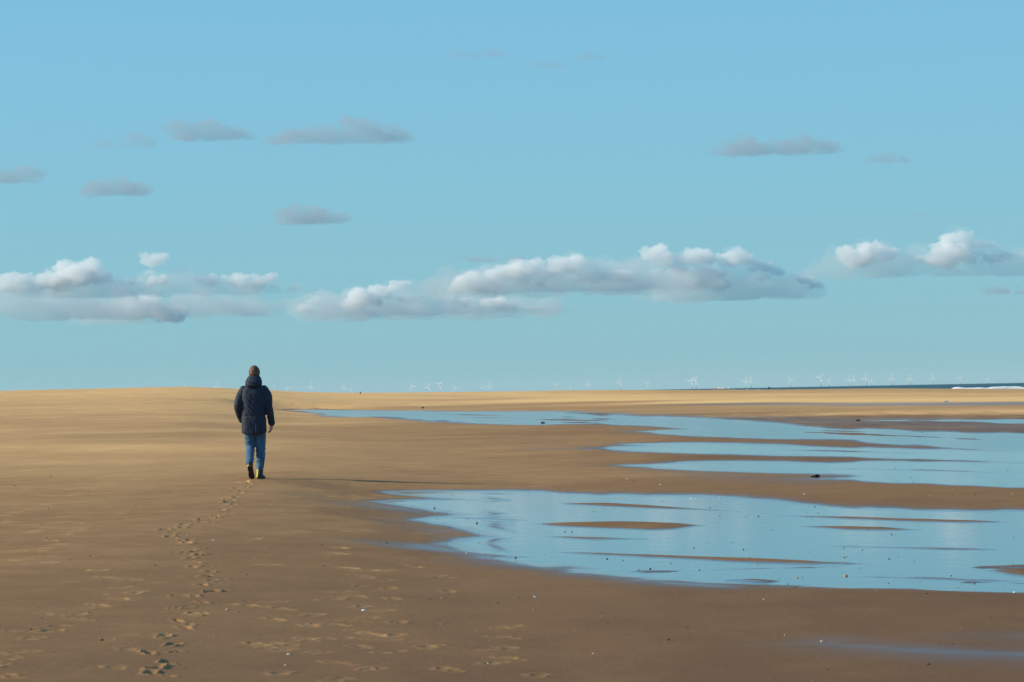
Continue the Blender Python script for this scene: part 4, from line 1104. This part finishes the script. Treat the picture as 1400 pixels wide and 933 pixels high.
WEED_TEXT = ['pair of dark brown weed lumps on the sand before the second pool', 'dark weed lump on the rippled sand far right',
             'small brown lump at the edge of the channel, centre', 'small brown lump on the far bank of the channel']
for k, (x, y, w, h, kind) in enumerate(WEED):
    rnd = random.Random(40 + k)
    bm = bmesh.new()
    n = 26 if kind == 'two' else 16
    for j in range(n):
        if kind == 'two':
            cx = rnd.choice((-0.24, 0.20)) * w + rnd.uniform(-.16, .16) * w
            top = h * (1.0 - abs(cx / w - 0.2) * 1.0)
        else:
            cx = rnd.uniform(-.42, .42) * w; top = h * (1 - 1.3 * abs(cx / w))
        p0 = (cx, rnd.uniform(-.2, .2) * w, -0.005)
        p1 = (cx + rnd.uniform(-.08, .08) * w, rnd.uniform(-.2, .2) * w, max(top, h * .25) * rnd.uniform(.5, .95))
        p2 = (cx + rnd.uniform(-.25, .25) * w, rnd.uniform(-.3, .3) * w, h * rnd.uniform(0, .3))
        tube(bm, [p0, p1, p2], [w * .10, w * .075, w * .035], 7, (1, .6), 3)
    o = finish('seaweed_clump', bm, max(w * 0.03, 0.004), weed_mat, None, lambda c: 0.006 * noise.noise(c * 60), 1)
    o.location = (x, y, max(sand_z(x, y), POOL_Z))
    tag(o, WEED_TEXT[k], 'seaweed')

# gulls standing at the water's edge
def gull_mesh():
    bm = bmesh.new()
    ball(bm, (0, 0, .20), (.20, .085, .085), 2)
    tube(bm, [(.14, 0, .24), (.20, 0, .31)], [.05, .042], 8)
    ball(bm, (.22, 0, .335), (.055, .045, .045), 2)
    tube(bm, [(.26, 0, .33), (.315, 0, .32)], [.016, .006], 6)
    tube(bm, [(-.14, 0, .21), (-.30, 0, .20)], [.06, .02], 8, (1.2, .5))
    for s in (-1, 1):
        tube(bm, [(.02, s * .03, .14), (.02, s * .03, 0.0)], [.012, .010], 6)
    bmesh.ops.recalc_face_normals(bm, faces=bm.faces)
    me = remeshed('gull', bm, 0.016)
    me.materials.clear(); me.materials.append(feather)
    return me
GULL_ME = gull_mesh()
for k, (x, y) in enumerate(GULLS):
    o = link('gull', GULL_ME, None, (x, y, sand_z(x, y) - 0.01))
    s = random.uniform(1.0, 1.35)
    o.scale = (s, s, s)
    o.rotation_euler = (0, 0, random.choice((0, math.pi)) + random.uniform(-.7, .7))
    tag(o, 'white gull in the row at the distant waterline, ' + nth(k, len(GULLS)), 'gull', 'flock of gulls at the waterline')
x, y, w = LONE_GULL
o = link('gull', GULL_ME, None, (x, y, max(sand_z(x, y), POOL_Z) - 0.01))
o.scale = (0.75, 0.75, 0.75); o.rotation_euler = (0, 0, 0.5)
tag(o, 'lone white gull beside the dark wet strip far right', 'gull')

# marker out on the tideline, and a stump on the skyline
x, y = MARKER
root = empty('marker_post', (x, y, -1.2))
link('pole', mesh_from('pole', *ring_body([(0, .16), (2.2, .12)], 10), slate), root)
link('topmark', mesh_from('topmark', *ring_body([(2.15, .05), (2.2, .34), (2.75, .30), (2.8, .05)], 10), slate), root)
tag(root, 'thin dark marker post standing in the sea right of the gulls', 'post')
x, y = STUMP
bm = bmesh.new()
tube(bm, [(0, 0, -.1), (.02, 0, .25), (.10, .02, .48)], [.13, .10, .06], 10)
tube(bm, [(.02, 0, .2), (-.1, .03, .3)], [.06, .03], 8)
o = finish('driftwood_stump', bm, 0.02, slate, None, lambda c: 0.01 * noise.noise(c * 20), 1)
o.location = (x, y, sand_z(x, y) - 0.02)
o.scale = (0.75, 0.75, 0.75)
tag(o, 'tiny dark stump on the sand skyline right of the walker', 'stump')

# shell grit strewn over the flat: too small and too many to count
gr = random.Random(77)
verts, faces = [], []
while len(faces) < 520 * 8:
    y = 17 + 48 * gr.random() ** 1.2
    a = gr.uniform(-0.155, 0.155)
    if a > 0.02 and gr.random() < 0.35: continue
    if noise.noise((a * y * 0.5, y * 0.35, 5.0)) < gr.uniform(-0.4, 0.5): continue
    x = a * y
    r = gr.uniform(0.002, 0.0048) * (1 + (y - 17) / 60)
    z = max(sand_z(x, y), POOL_Z) + r * 0.3
    b = len(verts)
    for q in ((1, 0, 0), (-1, 0, 0), (0, 1, 0), (0, -1, 0), (0, 0, 1), (0, 0, -1)):
        verts.append((x + q[0] * r * gr.uniform(.8, 1.6), y + q[1] * r * 1.3, z + q[2] * r * gr.uniform(.6, 1.0)))
    for f in ((0, 2, 4), (2, 1, 4), (1, 3, 4), (3, 0, 4), (2, 0, 5), (1, 2, 5), (3, 1, 5), (0, 3, 5)):
        faces.append(tuple(b + i for i in f))
grit = Mat('shell_grit')
rnd_in = grit.new('ShaderNodeNewGeometry').outputs['Random Per Island']
grit.link(grit.ramp(rnd_in, [(0.0, (0.03, 0.024, 0.018)), (0.55, (0.06, 0.045, 0.03)), (0.62, (0.35, 0.24, 0.14)), (0.9, (0.5, 0.38, 0.25)), (1.0, (0.7, 0.66, 0.58))]), grit.b.inputs['Base Color'])
grit.b.inputs['Roughness'].default_value = 0.8
tag(link('shell_grit', mesh_from('shell_grit', verts, faces, grit.m, False)), 'fine dark and pale shell grit strewn over the damp sand', kind='stuff')

# ------------------------------------------------------------------ the air over the sea
hz = Mat('sea_haze')
hz.n.remove(hz.b)
hv = hz.new('ShaderNodeVolumePrincipled')
hv.inputs['Color'].default_value = (0.80, 0.90, 1.0, 1)
hv.inputs['Density'].default_value = 5.5e-6
hv.inputs['Anisotropy'].default_value = 0.0
hz.link(hv.outputs['Volume'], hz.out.inputs['Volume'])
bm = bmesh.new()
bmesh.ops.create_cube(bm, size=1, matrix=Matrix.Translation((0, 30000, 98.5)) @ Matrix.Diagonal((220000, 82000, 203, 1)))
me = bpy.data.meshes.new('haze'); bm.to_mesh(me); bm.free(); me.materials.append(hz.m)
tag(link('haze', me), 'thin pale sea haze fading the far wind farm', kind='stuff')
